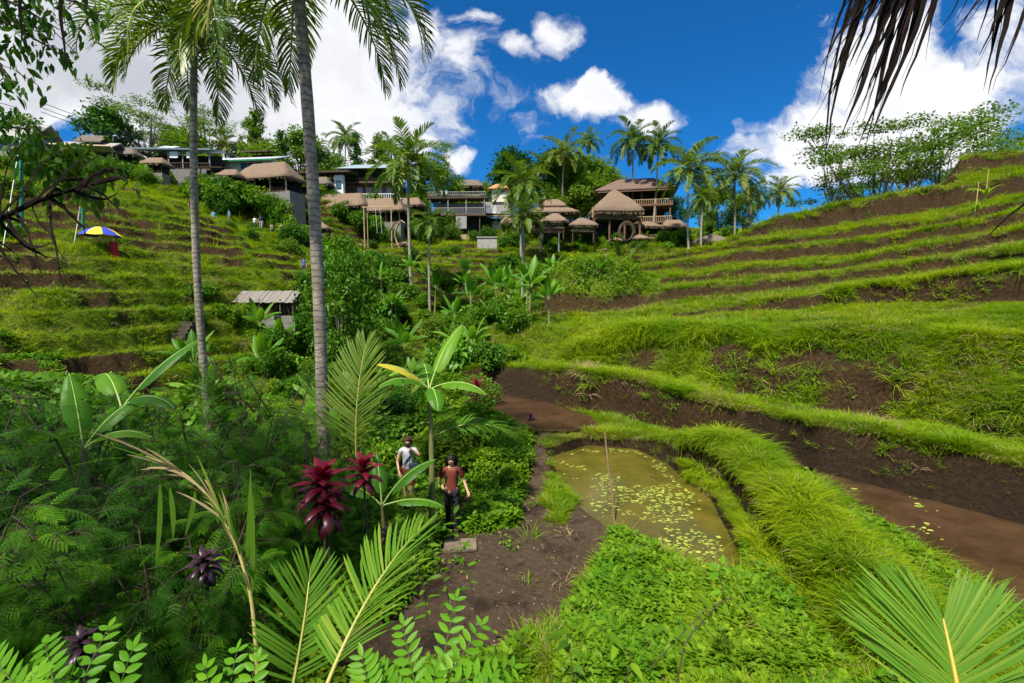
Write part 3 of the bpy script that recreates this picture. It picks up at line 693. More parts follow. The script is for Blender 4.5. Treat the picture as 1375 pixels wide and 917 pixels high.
def crown_specs(n_, L, seed, nl=44, droopy=0, **kw):
    r = np.random.default_rng(seed); out = []
    for k in range(n_):
        f = k/(n_-1); az = k*2.39996+r.normal(0, .12)
        el = 1.35-1.75*f**.9+r.normal(0, .06); bend = 1.0+.75*math.sin(math.pi*min(1, f*1.1))+r.normal(0, .1)
        if droopy: el = 1.3-1.7*f**.75+r.normal(0, .06); bend = 1.25+.5*math.sin(math.pi*f)
        if f > .8: bend = 1.1
        d = dict(L=L*(.82+.18*math.sin(math.pi*min(1, .25+f*.75)))*(1+r.normal(0, .04)), nl=nl, el=el, bend=bend, hang=.35+.95*f, twist=r.normal(0, .06), ragged=.04+.12*f*f, yellow=.05+(.55 if f > .88 else 0))
        d.update(kw); out.append((az, d))
    return out
M_coco = solid('coconut', (.10, .12, .03), (.25, .20, .06), 6, .5, .1)
M_fibre = solid('palm_fibre', (.06, .045, .03), (.16, .12, .08), 14, .95, .5)
def palm_trunk(g, base, top, r0, r1, bow=.0, k=12, n_=26, flare=1.5):
    base, top = np.asarray(base, float), np.asarray(top, float); s = np.linspace(0, 1, n_)[:, None]
    pts = base*(1-s)+top*s; dr = nrm(np.cross(top-base, (0, 1., 0))+1e-9); pts = pts+dr*bow*np.sin(math.pi*s)
    r = (r0*(1-s)+r1*s)[:, 0]*(1+(flare-1)*np.exp(-s[:, 0]*14))*(1+.03*np.sin(np.arange(n_)*2.1))
    tube(g, pts, r, k, 0, .5); return g
def bunch(parent, n_=7, r=.28):
    g = G()
    for k in range(n_):
        a = R.random()*6.28; c = np.array((math.cos(a)*r*R.uniform(.6, 1), math.sin(a)*r*R.uniform(.6, 1), -.25-R.random()*.3))
        an = np.linspace(0, math.pi, 6); g = G(); tube(g, np.stack([0*an, 0*an, .13*np.cos(an)], -1), .105*np.sin(an)+.004, 8, 0, .5)
        link('coconut', g.mesh('coconut', [M_coco]), parent, c)
def tall_palm(name, label, basep, topp, r0, r1, specs, tm, bow=0., group=None, mats=None, nuts=True):
    """a palm close enough to show each frond: trunk + a frond mesh each"""
    t = link(name, None, None, basep); tag(t, label, 'palm tree', group)
    rel = np.asarray(topp)-np.asarray(basep)
    link('trunk', palm_trunk(G(), (0, 0, 0), rel, r0, r1, bow).mesh('trunk', [tm]), t)
    cr = link('crown', None, t, rel)
    g = G(); tube(g, [(0, 0, -.5), (0, 0, -.1), (0, 0, .3)], [r1*.9, r1*1.7, r1*.8], 10, 0)
    for k in range(30):
        a = R.random()*6.28; L = R.uniform(.3, .7)
        ribbons(g, [[(math.cos(a)*r1, math.sin(a)*r1, -.05), (math.cos(a)*(r1+.18), math.sin(a)*(r1+.18), -.1-L*.3), (math.cos(a)*(r1+.2), math.sin(a)*(r1+.2), -.2-L)]], [[.04, .03, .004]], (-math.sin(a), math.cos(a), 0))
    link('fibre_sheath', g.mesh('fibre_sheath', [M_fibre]), cr)
    if nuts: bunch(cr)
    set_crown(cr, specs, mats or [M_palm, M_rachis])
    return t
p1b = np.array((*PZ(281, 500, 0)[:2], 0)); 
def at(px, py, D): return P(px, py, D)
b1 = at(281, 505, 14.2); b1[2] = Hs(b1[0], b1[1])-.1
tall_palm('coconut_palm', 'tall coconut palm with slim leaning trunk and full crown beside the dark overhanging leaves', b1, at(261, 26, 13.6), .115, .085, crown_specs(28, 3.2, 3, 52, droopy=1,  LL=.70, wd=.0185, seg=5, rr=.040), M_trunk, .25)
b2 = at(430, 520, 10.4); b2[2] = Hs(b2[0], b2[1])-.1
tall_palm('coconut_palm', 'thick ringed coconut palm trunk rising past the top of the picture with drooping fronds', b2, at(396, -75, 9.8), .135, .11, crown_specs(24, 3.5, 12, 50, droopy=1,  LL=.70, wd=.0185, seg=5, rr=.040), M_trunk, -.12)
# crowns for the palms across the valley (meshes shared)
def crown_mesh(seed, n_=24, L=4.6, nl=30, wd=.06, **kw):
    g = G()
    for az, k_ in crown_specs(n_, L, seed, nl, wd=wd, LL=1.0, seg=4, **kw):
        g.merge(frond(**k_), rotz(az))
    tube(g, [(0, 0, -.6), (0, 0, -.1), (0, 0, .4)], [.16, .3, .12], 8, 2)
    return g.mesh('crown', [M_palm, M_rachis, M_fibre])
far_crowns = [crown_mesh(s) for s in (31, 32, 33, 34)]
def up_specs(n_, L, seed, nl):
    out = []
    for az, d in crown_specs(n_, L, seed, nl):
        d['el'] = 1.45-.9*(len(out)/n_); d['bend'] = .8+.5*len(out)/n_; d['hang'] = .25; d['yellow'] = .15; out.append((az, d))
    return out
def up_mesh(seed, L, nl=34, wd=.03, n_=12):
    g = G()
    for az, k_ in up_specs(n_, L, seed, nl): 
        k_.update(wd=wd, LL=.6); g.merge(frond(**k_), rotz(az))
    return g.mesh('crown', [M_palm, M_rachis])
young_crowns = [up_mesh(s, 2.6) for s in (41, 42)]
def far_palm(px, py, D, rpx, basepy, label, kind=0, trm=M_trunk2, group='coconut palms across the valley', dx=0, tr=.15):
    top = P(px, py, D); bx = P(px+dx, basepy, D); base = np.array((bx[0], D+0., Hs(bx[0], D)-.2))
    base[1] = D
    t = link('coconut_palm', None, None, base); tag(t, label, 'palm tree', group)
    rel = top-base
    link('trunk', palm_trunk(G(), (0, 0, 0), rel, tr*1.15, tr*.8, R.normal(0, .25), 8, 14).mesh('trunk', [trm]), t)
    s = rpx*D/FPX/4.1
    link('crown', far_crowns[kind % 4], t, rel, (0, 0, R.random()*6.28), s)
    return t
FP = [(548, 222, 52, 62, 372, 'big bushy coconut palm in front of the house with the grey roof'), (576, 300, 46, 30, 440, 'short-crowned thin palm right of the yellow pole'),
      (700, 248, 66, 46, 320, 'wide coconut palm left of the thatched pavilions'), (703, 290, 50, 36, 400, 'low palm with tuft crown on a pair of grey stems'),
      (758, 208, 92, 36, 292, 'tall coconut palm with layered crown behind the thatched pavilions'), (790, 190, 108, 22, 292, 'small dark coconut palm topmost on the wooded knoll'),
      (729, 226, 98, 28, 292, 'coconut palm with sparse crown left of the knoll'), (850, 190, 84, 37, 318, 'slender pale coconut palm before the three storey lodge'),
      (884, 196, 81, 34, 322, 'slender coconut palm just right of its twin before the lodge'), (926, 228, 70, 52, 328, 'large full coconut palm right of the lodge'),
      (986, 236, 74, 46, 305, 'large coconut palm at the edge of the terraced ridge'), (1048, 258, 84, 28, 300, 'small coconut palm low behind the ridge grass'),
      (464, 186, 105, 26, 260, 'dark coconut palm on the skyline right of the thick trunk'), (300, 196, 92, 24, 235, 'pale palm behind the white roof'),
      (424, 200, 100, 20, 260, 'thin dark palm on the skyline beside the thick trunk'), (525, 200, 100, 24, 260, 'palm peeking out behind the bushy palm'),
      (322, 206, 95, 22, 235, 'yellowish palm above the corrugated roof'), (944, 266, 64, 26, 330, 'lower drooping palm under the large crowns'), (1010, 262, 80, 26, 300, 'ragged palm between the two ridge palms')]
for i, f in enumerate(FP): far_palm(*f, kind=i, dx={3: -3, 1: 2, 8: -9, 0: 4}.get(i, 0), tr=.11 if i in (1, 3) else .15)

# ------------------------------------------------------------------ broadleaf trees
def tree_mesh(seed, H=9., Rr=3.2, shape='round', leaf=.30, nleaf=5200, m=0):
    global R
    keep_ = R; R = np.random.default_rng(seed)
    tg, cg = G(), G(); nl_ = 15 if shape != 'airy' else 22
    lp = leaf_g(leaf, leaf*.34, 3, 0, .3, m); C = []
    th = H*(.42 if shape == 'round' else .25 if shape == 'cone' else .5)
    lean = R.normal(0, .04, 2)*H; tube(tg, [(0, 0, 0), (lean[0]*.4, lean[1]*.4, th*.6), (lean[0], lean[1], th), (lean[0]*1.2, lean[1]*1.2, H*.85)], np.array([H*.022, H*.017, H*.013, H*.004])*(.6 if shape == 'airy' else 1), 8, 0)
    for k in range(nl_):
        a = k*2.4+R.normal(0, .3); f = (k+.5)/nl_
        if shape == 'round': zc = th*.7+(H-th*.7)*f; rc = Rr*math.sqrt(max(.05, 1-(2*f-.85)**2*.9))*R.uniform(.35, .85); rr = Rr*R.uniform(.28, .46)
        elif shape == 'cone': zc = H*(.2+.8*f); rc = Rr*(1.05-f)*R.uniform(.5, .9); rr = Rr*(.46-.22*f)
        else: zc = H*(.45+.55*R.random()**.8); rc = Rr*R.uniform(.15, 1.05); rr = Rr*R.uniform(.15, .30)
        c = np.array((lean[0]+rc*math.cos(a), lean[1]+rc*math.sin(a), zc)); C.append((c, rr))
        st = np.array((lean[0]*.7, lean[1]*.7, min(th*.9, zc*.75)))
        tube(tg, [st, (st+c)/2+np.array((0, 0, -.06*H if shape == 'airy' else .02*H)), c], np.array([H*.008, H*.005, H*.002])*(.5 if shape == 'airy' else 1), 5, 0)
    wts = np.array([r for _, r in C])**2; wts /= wts.sum()
    for (c, rr), w_ in zip(C, wts):
        K = int(nleaf*w_); flat_ = .32 if shape == 'airy' else .75
        d = nrm(R.normal(0, 1, (K, 3))); rad = rr*R.random(K)**.45*(1+.3*np.sin(d[:, 0]*5+d[:, 1]*4+seed))
        off = c+d*rad[:, None]*np.array((1, 1, flat_)); dr = d*.5+R.normal(0, .6, (K, 3))
        Mx = frames(dr, roll=R.normal(0, .7, K))*R.uniform(.6, 1.3, K)[:, None, None]
        replicate(cg, lp, Mx, off, .3)
    R = keep_
    return tg, cg
tree_data = {}
for nm, sd_, H_, R_, shp, lf_, nlf, mt in [('round', 1, 9, 3.4, 'round', .30, 6000, M_tree), ('round2', 2, 8, 3.0, 'round', .26, 6000, M_jung), ('bushy', 3, 6.5, 3.2, 'round', .28, 6000, M_tree),
        ('cone', 4, 10, 2.3, 'cone', .26, 6000, M_tree), ('cone2', 5, 11, 1.9, 'cone', .24, 4600, M_dark), ('airy', 6, 12, 4.2, 'airy', .15, 6500, M_tree), ('airy2', 7, 11, 3.2, 'airy', .14, 4600, M_tree), ('dark', 8, 9, 3.2, 'round', .28, 7000, M_dark)]:
    tg, cg = tree_mesh(sd_, H_, R_, shp, lf_, nlf); tree_data[nm] = (tg.mesh('trunk', [M_bark]), cg.mesh('crown', [mt]), H_, R_)
def tree(px, pytop, D, kind, hpx, label, group=None, name='broadleaf_tree', wide=1.):
    """top of the crown at the pixel, hpx = height of the whole tree in pixels"""
    tm, cm, H_, R_ = tree_data[kind]; top = P(px, pytop, D); s = hpx*D/FPX/H_; z0 = Hs(top[0], D)
    base = (top[0], D, top[2]-H_*s*1.02)
    if base[2] > z0: s = (top[2]-z0)/H_; base = (top[0], D, z0-.1)
    t = link(name, None, None, base, (0, 0, R.random()*6.28), (s*wide, s*wide, s)); tag(t, label, 'tree', group)
    link('trunk', tm, t); link('crown', cm, t)
    return t
SK = [(140, 152, 84, 'dark', 60, 'dark rounded tree on the skyline behind the far left roofs'), (178, 126, 86, 'airy', 100, 'tall open tree on the skyline above the left roofs'),
      (206, 165, 90, 'airy2', 60, 'thin tree just right of the tall open one'), (290, 142, 96, 'airy', 90, 'airy grey green tree behind the slim palm'),
      (345, 147, 88, 'cone', 90, 'tall yellow green tree above the corrugated roof'), (374, 172, 86, 'cone2', 60, 'narrow dark tree right of the tall yellow green one'),
      (362, 200, 84, 'bushy', 40, 'bushy green tree against the blue awning'), (398, 178, 90, 'round', 70, 'green tree at the left side of the thick palm trunk'),
      (436, 205, 92, 'round2', 55, 'rounded tree right of the thick palm trunk'), (447, 180, 98, 'airy2', 60, 'sparse tree left of the dark skyline palm'),
      (480, 180, 100, 'cone2', 70, 'dark pointed tree right of the skyline palm'), (505, 180, 98, 'cone', 80, 'tall brownish tree behind the bushy palm'),
      (575, 184, 92, 'airy', 88, 'grey green airy tree right of the bushy palm'), (590, 224, 88, 'bushy', 45, 'yellow green tree over the terrace with white letters'),
      (455, 228, 90, 'bushy', 40, 'low green tree above the dark beam roof'), (615, 238, 92, 'round2', 40, 'small tree behind the letters terrace'),
      (648, 246, 96, 'round', 30, 'low skyline tree right of the letters terrace'), (690, 206, 100, 'dark', 75, 'dark tree with rounded head left of the knoll'),
      (672, 226, 98, 'dark', 50, 'dark low tree beside the orange roof'), (712, 228, 102, 'round2', 60, 'leafy tree behind the wide palm'),
      (745, 208, 100, 'dark', 90, 'dense dark tree at the left of the knoll'), (772, 212, 98, 'round2', 85, 'dense tree in the middle of the knoll'),
      (797, 215, 98, 'round', 80, 'bright rounded tree at the right of the knoll'), (815, 228, 97, 'round', 65, 'green tree touching the lodge roof'),
      (780, 240, 95, 'bushy', 60, 'bright bush tree low on the knoll'), (738, 255, 94, 'bushy', 45, 'light green tree above the two tier thatch'),
      (640, 262, 94, 'bushy', 36, 'bushy tree behind the white balustrade'), (905, 265, 88, 'round2', 50, 'tree behind the right side of the lodge'),
      (955, 255, 90, 'bushy', 50, 'pale tree between the two large palms'), (1000, 262, 90, 'round', 50, 'tree at the foot of the ridge palms'),
      (1130, 172, 62, 'airy2', 120, 'left airy flat-topped tree on the right ridge'), (1165, 160, 60, 'airy', 120, 'tallest airy flat-topped tree on the right ridge'),
      (1215, 176, 58, 'airy', 110, 'broad airy flat-topped tree on the right ridge'), (1262, 184, 60, 'airy', 100, 'airy tree beside the upper earth bank'),
      (1320, 172, 60, 'airy', 80, 'dark airy tree behind the upper earth bank'), (1370, 172, 62, 'airy', 80, 'airy tree at the right edge above the earth bank'),
      (30, 160, 80, 'round2', 50, 'round tree behind the grey gable roof'), (240, 178, 88, 'round', 45, 'tree behind the blue grey roof'), (265, 185, 85, 'bushy', 36, 'bushy tree left of the corrugated roof')]
for t_ in SK: tree(*t_[:5], t_[5], group='trees along the skyline', wide=1.35 if t_[3] == 'airy' else 1.15 if t_[3] in ('round', 'round2', 'dark', 'bushy') else 1.)
# ------------------------------------------------------------------ bananas, shrubs of the gully
def banana_leaf(L=1.6, W=.26, el=1.1, bend=1.5, torn=.25, m=0, pet=.3, n_=26, vee=.25, tint=.5, rr=.02):
    g = G(); s = np.linspace(0, 1, n_); th = el-bend*s**1.4; d = (L*(1+pet))/(n_-1)
    y = np.concatenate([[0], np.cumsum(np.cos(th[1:])*d)]); z = np.concatenate([[0], np.cumsum(np.sin(th[1:])*d)])
    C = np.stack([0*y, y, z], -1); tube(g, C, rr*(1-.85*s)+.002, 6, m+1)
    u = np.clip((s-pet/(1+pet))/(1/(1+pet)), 0, 1); w = W*np.clip(np.sin(math.pi*u**.75), 0, 1)**.55
    k0 = int(np.argmax(u > 0))
    Nn = np.stack([0*th, -np.sin(th), np.cos(th)], -1)
    for sg in (1, -1):
        i = k0
        while i < n_-1:
            j = i+1
            while j < n_-1 and R.random() > torn: j += 1
            dr = R.uniform(0, .35); ii = np.arange(i, j+1)
            rows = []
            for v in (0, .33, .66, 1.):
                e = w[ii]*v; sh = (ii-i)*0.0
                off = np.stack([sg*e*math.cos(vee), 0*e-.12*e, e*math.sin(vee)], -1)
                pt = C[ii]+off*np.array((1, 0, 0))+Nn[ii]*(e*math.sin(vee))[:, None]*(1-v)+np.array((0, 0, -1.))*(dr*e*v*.9+.25*e*v*v)[:, None]+np.array((0, .08, 0))*v*w[ii][:, None]
                pt = pt+np.array((0, 0, .006))*np.sin(ii*2.4)[:, None]*v
                if torn > .05 and len(ii) > 1 and v > .5: pt[0] = pt[0]*.93+pt[1]*.07; pt[-1] = pt[-1]*.93+pt[-2]*.07
                rows.append(pt)
            V = np.stack(rows, 1); a, b = len(ii), 4; ix = np.arange(a*b).reshape(a, b)
            F = np.stack([ix[:-1, :-1], ix[:-1, 1:], ix[1:, 1:], ix[1:, :-1]], -1).reshape(-1, 4)
            g.add(V.reshape(-1, 3), F, m, np.clip(tint+R.normal(0, .05), 0, 1)); i = j
    return g
M_bstem = solid('banana_stem', (.09, .12, .03), (.24, .22, .09), 6, .6, .3, (1, 1, .25))
M_midrib = solid('banana_midrib', (.22, .34, .08), (.34, .44, .12), 5, .45, .05)
def banana_crown(n_, L, W, seed, torn=.2, m=None):
    global R
    k_ = R; R = np.random.default_rng(seed); g = G()
    for k in range(n_):
        f = k/max(1, n_-1); el = 1.5-.55*f+R.normal(0, .08)
        g.merge(banana_leaf(L*R.uniform(.8, 1.1), W, el, .4+.95*f+R.normal(0, .15), torn*(.5+f), n_=16, tint=R.uniform(.2, .9)), rotz(k*2.4+R.normal(0, .3)))
    R = k_; return g.mesh('crown', [M_ban, M_midrib])
ban_crowns = [banana_crown(8, 1.9, .33, s) for s in (51, 52, 53)]
ban_trunk = G(); tube(ban_trunk, [(0, 0, -.2), (0, 0, .5), (.03, 0, 1.)], [.12, .10, .07], 9); ban_trunk = ban_trunk.mesh('stem', [M_bstem])
def bush_mesh(seed, leaf, K, zs=.75, m=M_jung, rad=1., dr=.4, n_=9):
    global R
    k_ = R; R = np.random.default_rng(seed); g = G(); lp = leaf_g(leaf, leaf*.3, 3, 0, dr)
    for j in range(n_):
        a = R.random()*6.28; rc = rad*.55*math.sqrt(R.random()); h = .35+.75*R.random(); sub = G()
        leafball(sub, K//n_, rad*R.uniform(.32, .55), lp, zs=zs, tj=.35)
        g.merge(sub, None, (rc*math.cos(a), rc*math.sin(a), h*rad*zs*1.2)); 
    st = G()
    for j in range(8):
        a = R.random()*6.28; r = rad*.5*R.random(); tube(st, [(0, 0, -.1), (r*.4*math.cos(a), r*.4*math.sin(a), rad*.4), (r*math.cos(a), r*math.sin(a), rad*1.1)], [.03*rad, .02*rad, .006*rad], 5)
    R = k_; return st.mesh('stems', [M_twig]), g.mesh('foliage', [m])
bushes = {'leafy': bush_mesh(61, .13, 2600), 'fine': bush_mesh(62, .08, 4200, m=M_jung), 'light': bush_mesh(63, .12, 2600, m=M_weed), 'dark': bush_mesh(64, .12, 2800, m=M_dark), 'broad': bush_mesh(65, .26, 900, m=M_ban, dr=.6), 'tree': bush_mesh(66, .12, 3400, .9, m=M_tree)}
ban_leafless = 0
def bush(kind, px, D, rpx, label, py=None, group='shrubs filling the gully', sink=.1, z=None):
    nm_ = {'shrubs filling the gully': 'gully_shrub', 'garden shrubs below the houses': 'garden_shrub', 'hillside hedge shrubs': 'hedge_shrub', 'shrubs at the foot of the hillside': 'hillside_shrub', 'bushes along the path and thicket': 'leafy_bush'}[group]
    st, fo = bushes[kind]; x = (px-687.5)/FPX*D*1.0; s = rpx*D/FPX
    z = Hs(x, D) if z is None else z
    if py is not None: z = P(px, py, D)[2]-s*1.3
    t = link(nm_, None, None, (x, D, z-sink), (0, 0, R.random()*6.28), (s, s, s*R.uniform(.85, 1.2))); tag(t, label, 'shrub', group)
    link('stems', st, t); link('foliage', fo, t); return t
def banana(px, D, H_, label, group='banana plants in the gully', s=1., x=None):
    x = (px-687.5)/FPX*D if x is None else x
    t = link('banana_plant', None, None, (x, D, Hs(x, D)), (R.normal(0, .07), R.normal(0, .07), R.random()*6.28)); tag(t, label, 'banana plant', group)
    link('stem', ban_trunk, t, (0, 0, 0), (0, 0, 0), (s, s, H_)); link('crown', ban_crowns[R.integers(0, 3)], t, (0.03*s, 0, H_-.1), (0, 0, 0), s); return t
def frond_palm(px, D, s, label, group='young palms in the gully', h=.3):
    x = (px-687.5)/FPX*D
    t = link('young_palm', None, None, (x, D, Hs(x, D)), (0, 0, R.random()*6.28), s); tag(t, label, 'palm', group)
    g = G(); tube(g, [(0, 0, -.1), (0, 0, h+.05)], [.09, .07], 8); link('stem', g.mesh('stem', [M_fibre]), t)
    link('crown', young_crowns[R.integers(0, 2)], t, (0, 0, h)); return t
rs = np.random.default_rng(99)
kinds_l = {'leafy': 'mid green leafy shrub among the gully plants', 'fine': 'fine-leaved shrub among the gully plants', 'light': 'bright yellow green shrub among the gully plants', 'dark': 'dark green shrub among the gully plants', 'broad': 'broad-leaved plant like a shrub in the gully', 'tree': 'dull olive shrub among the gully plants'}
kk = list(kinds_l)
for i in range(125):      # rows from far to near over the gully floor and the lower far slope
    D = 20+40*rs.random(); px = rs.uniform(425-(D-20)*1.0, 690+(D-20)*2.6)
    if px > 790: px = rs.uniform(430, 780)
    k = kk[rs.choice(6, p=[.22, .2, .2, .12, .13, .13])]
    bush(k, px, D, rs.uniform(13, 27)*(1 if D > 30 else 1.25), kinds_l[k])
for i in range(30):
    D = rs.uniform(24, 56); px = rs.uniform(440, 760)
    banana(px, D, rs.uniform(.9, 2.2)*(1+.01*D), 'banana plant with broad pale leaves among the gully shrubs', s=rs.uniform(.6, .95))
for px, D in [(495, 30), (620, 38), (660, 34), (540, 26), (470, 24), (835, 47), (815, 49), (600, 50)]:
    frond_palm(px, D, rs.uniform(1., 1.5), 'young palm with upright fronds in the gully')
for px, D, H_ in [(455, 27, 30), (465, 31, 40), (438, 35, 30), (418, 34, 30)]:
    tree(px, {455: 350, 465: 335, 438: 375, 418: 400}[px], D, 'round2', 110, 'slim dense tree right of the thick palm trunk', 'slim dense trees by the palm trunk', wide=.7)
for i in range(46):
    D = rs.uniform(38, 64); px = rs.uniform(640, 720+(D-36)*5.5); k = kk[rs.choice(6, p=[.2, .15, .25, .15, .12, .13])]
    bush(k, px, D, rs.uniform(13, 24), kinds_l[k])
for i in range(26):
    D = rs.uniform(23, 36); bush(kk[rs.choice([0, 2, 1, 5])], rs.uniform(520, 655), D, rs.uniform(16, 30), 'leafy gully bush')
for i in range(7): D = rs.uniform(24, 36); banana(rs.uniform(500, 640), D, rs.uniform(.6, 1.4), 'banana plant with broad pale leaves among the gully shrubs', s=rs.uniform(.6, .85))
for i in range(14): D = rs.uniform(38, 60); banana(rs.uniform(640, 790), D, rs.uniform(1.2, 2.4), 'banana plant with broad pale leaves among the gully shrubs', s=rs.uniform(.8, 1.2))
# gardens between the houses
for i in range(80):
    px = rs.uniform(280, 1000); D = np.interp(px, [280, 400, 500, 700, 860, 1000], [62, 72, 77, 80, 76, 78])+rs.uniform(-5, 7)
    k = kk[rs.choice(6, p=[.25, .2, .3, .08, .07, .10])]
    bush(k, px, D, rs.uniform(8, 18), 'green garden shrub below the hillside houses', group='garden shrubs below the houses')
for px, D, w_ in [(402, 60.5, 27), (392, 62, 24), (405, 61.5, 22), (380, 61, 18)]: bush('light', px, D, w_, 'leafy hedge shrub on the left hillside', group='hillside hedge shrubs')
for px, D, w_ in [(165, 58, 24), (290, 62, 14), (300, 60, 16), (320, 62, 14), (335, 66, 15), (355, 68, 15), (375, 70, 15), (30, 36, 26), (60, 45, 22), (100, 50, 20), (12, 30, 30)]:
    bush('light' if px > 200 else 'leafy', px, D, w_, 'leafy hedge shrub on the left hillside', group='hillside hedge shrubs')
for i in range(26):
    px = rs.uniform(300, 640); D = np.interp(px, [300, 400, 520, 640], [55, 60, 68, 72])+rs.uniform(-8, 4)
    bush(kk[rs.choice([0, 1, 2])], px, D, rs.uniform(6, 12), 'leafy hedge shrub on the left hillside', group='hillside hedge shrubs')
for px, D, r_ in [(318, 33, 15), (338, 32.6, 17), (362, 32.8, 18), (386, 33, 19), (400, 32, 16)]: bush('light', px, D, r_, 'leafy shrub at the foot of the left hillside', group='shrubs at the foot of the hillside')
for px in (350, 378): banana(px, 32.2, .8, 'banana plant at the foot of the left hillside', 'banana plants at the foot of the hillside', .8)
for i in range(22):      # front of the left hill, behind the near shrubs
    px = rs.uniform(230, 460); D = rs.uniform(17, 30)
    if rs.random() < .35: banana(px, D, rs.uniform(.6, 1.5), 'banana plant at the foot of the left hillside', 'banana plants at the foot of the hillside', rs.uniform(.7, 1.))
    else: bush(kk[rs.choice([0, 2, 1, 4])], px, D, rs.uniform(18, 34), 'leafy shrub at the foot of the left hillside', group='shrubs at the foot of the hillside')
# ------------------------------------------------------------------ buildings on the far slope
M_thatch = solid('thatch', (.09, .062, .042), (.25, .175, .12), 9, .95, .6, (1, 1, .35))
M_thatch_d = solid('thatch_dark', (.07, .055, .042), (.19, .155, .125), 9, .95, .6, (1, 1, .35))
M_bamboo = solid('bamboo', (.32, .22, .11), (.5, .37, .2), 5, .6, .1)
M_wood = solid('dark_wood', (.045, .028, .018), (.12, .075, .045), 6, .75, .2, (1, 1, 5))
M_redwood = solid('red_wood', (.085, .045, .028), (.19, .10, .062), 6, .7, .2, (5, 1, 1))
M_conc = solid('concrete', (.22, .21, .19), (.40, .38, .35), 3, .9, .2)
M_cream = solid('cream_wall', (.52, .48, .36), (.66, .62, .50), 2, .85, .05)
M_white = solid('white_paint', (.62, .62, .60), (.78, .78, .76), 4, .6, .05)
M_grey = solid('grey_board', (.20, .19, .18), (.33, .31, .29), 4, .85, .2)
M_tin = solid('tin_roof', (.42, .46, .50), (.62, .66, .68), 4, .45, .05, metal=.3)
M_tinb = solid('blue_grey_roof', (.17, .24, .28), (.28, .35, .38), 4, .5, .05)
M_tile = solid('brown_tile_roof', (.085, .055, .042), (.18, .12, .09), 12, .85, .5)
M_orange = solid('orange_tile', (.38, .15, .07), (.5, .22, .1), 10, .8, .3)
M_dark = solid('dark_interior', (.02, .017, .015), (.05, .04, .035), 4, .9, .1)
M_teal = solid('teal_tarp', (.02, .22, .32), (.03, .30, .40), 4, .5, .1)
M_glass = solid('window_glass', (.03, .06, .10), (.07, .13, .20), 2, .1, .0, spec=.6)
M_stone = solid('mossy_stone', (.10, .10, .09), (.25, .24, .21), 5, .9, .6)
M_green = solid('green_paint', (.02, .14, .07), (.03, .20, .11), 6, .5, .1)
M_black = solid('black_plastic', (.012, .012, .014), (.03, .03, .033), 6, .4, .05)
def roofmesh(w, d, h, ridge, z0=0., p=.85, thick=.25, n_=9, rows=7, fringe=.0, m=0, jit=.03, g=None, cx=0, cy=0):
    g = g or G(); rd = max(0.01, ridge)
    per = [(x, -1.) for x in np.linspace(-1, 1, n_)]+[(1., y) for y in np.linspace(-1, 1, 5)[1:]]+[(x, 1.) for x in np.linspace(1, -1, n_)[1:]]+[(-1., y) for y in np.linspace(1, -1, 5)[1:-1]]
    per = np.array(per); K = len(per); V = []
    for r_ in range(rows):
        t = r_/(rows-1); hw = w/2*(1-t)+rd/2*t; hd = d/2*(1-t)+.02*t
        j = 1+R.normal(0, jit*(1-t), K); zz = z0+h*t**p+R.normal(0, jit*.5*h, K)*(0 < r_ < rows-1)
        V.append(np.stack([cx+per[:, 0]*hw*j, cy+per[:, 1]*hd*j, zz+0*j], -1))
    low = V[0].copy(); low[:, 2] -= thick; low[:, :2] = (low[:, :2]-(cx, cy))*.97+(cx, cy); inn = low.copy(); inn[:, :2] = (inn[:, :2]-(cx, cy))*.05+(cx, cy); inn[:, 2] = z0+h*.55
    V = np.concatenate([inn, low]+V); F = []
    for r_ in range(rows+1):
        for k in range(K): F.append([r_*K+k, r_*K+(k+1) % K, (r_+1)*K+(k+1) % K, (r_+1)*K+k])
    g.add(V, np.array(F), m, .5, True)
    if fringe:
        Kf = int((w+d)*2*9); t = R.random(Kf)*K; i0 = t.astype(int) % K; f = (t % 1)[:, None]; b = low[i0]*(1-f)+low[(i0+1) % K]*f
        L = fringe*R.uniform(.4, 1.2, Kf); dn = np.array((0, 0, -1.))
        pts = np.stack([b+(0, 0, .1), b+dn*L[:, None]*.6, b+dn*L[:, None]], 1); pts[:, 1:, :2] += R.normal(0, .03, (Kf, 1, 2))
        ribbons(g, pts, np.array([[.06, .05, .01]]), R.normal(0, 1, (Kf, 1, 3))*np.array((1, 1, .1)), m)
    return g
def gable(g, w, d, h, z0, th=.12, over=0., m=0, cx=0, cy=0, corr=0):
    """ridge along x"""
    for sgn in (-1, 1):
        n_ = 2 if not corr else corr; xs = np.linspace(-w/2-over, w/2+over, n_)
        V = []
        for zo in (0, -th):
            for v in (0, 1):
                zz = z0+h*(1-v)+zo; yy = sgn*(d/2+over)*v-(over*h/d*0)
                V.append(np.stack([cx+xs, cy+yy+0*xs, zz-(over*h*2/d)*v+(np.arange(n_) % 2)*(.07 if corr else 0)], -1))
        V = np.concatenate(V); F = []
        for k in range(n_-1):
            for a, b in ((0, 1), (3, 2), (1, 3), (2, 0)): F.append([a*n_+k, a*n_+k+1, b*n_+k+1, b*n_+k])
        F.append([0, n_, 3*n_, 2*n_]); F.append([n_-1, 3*n_-1, 4*n_-1, 2*n_-1])
        g.add(V, np.array(F), m, .5, False)
    return g
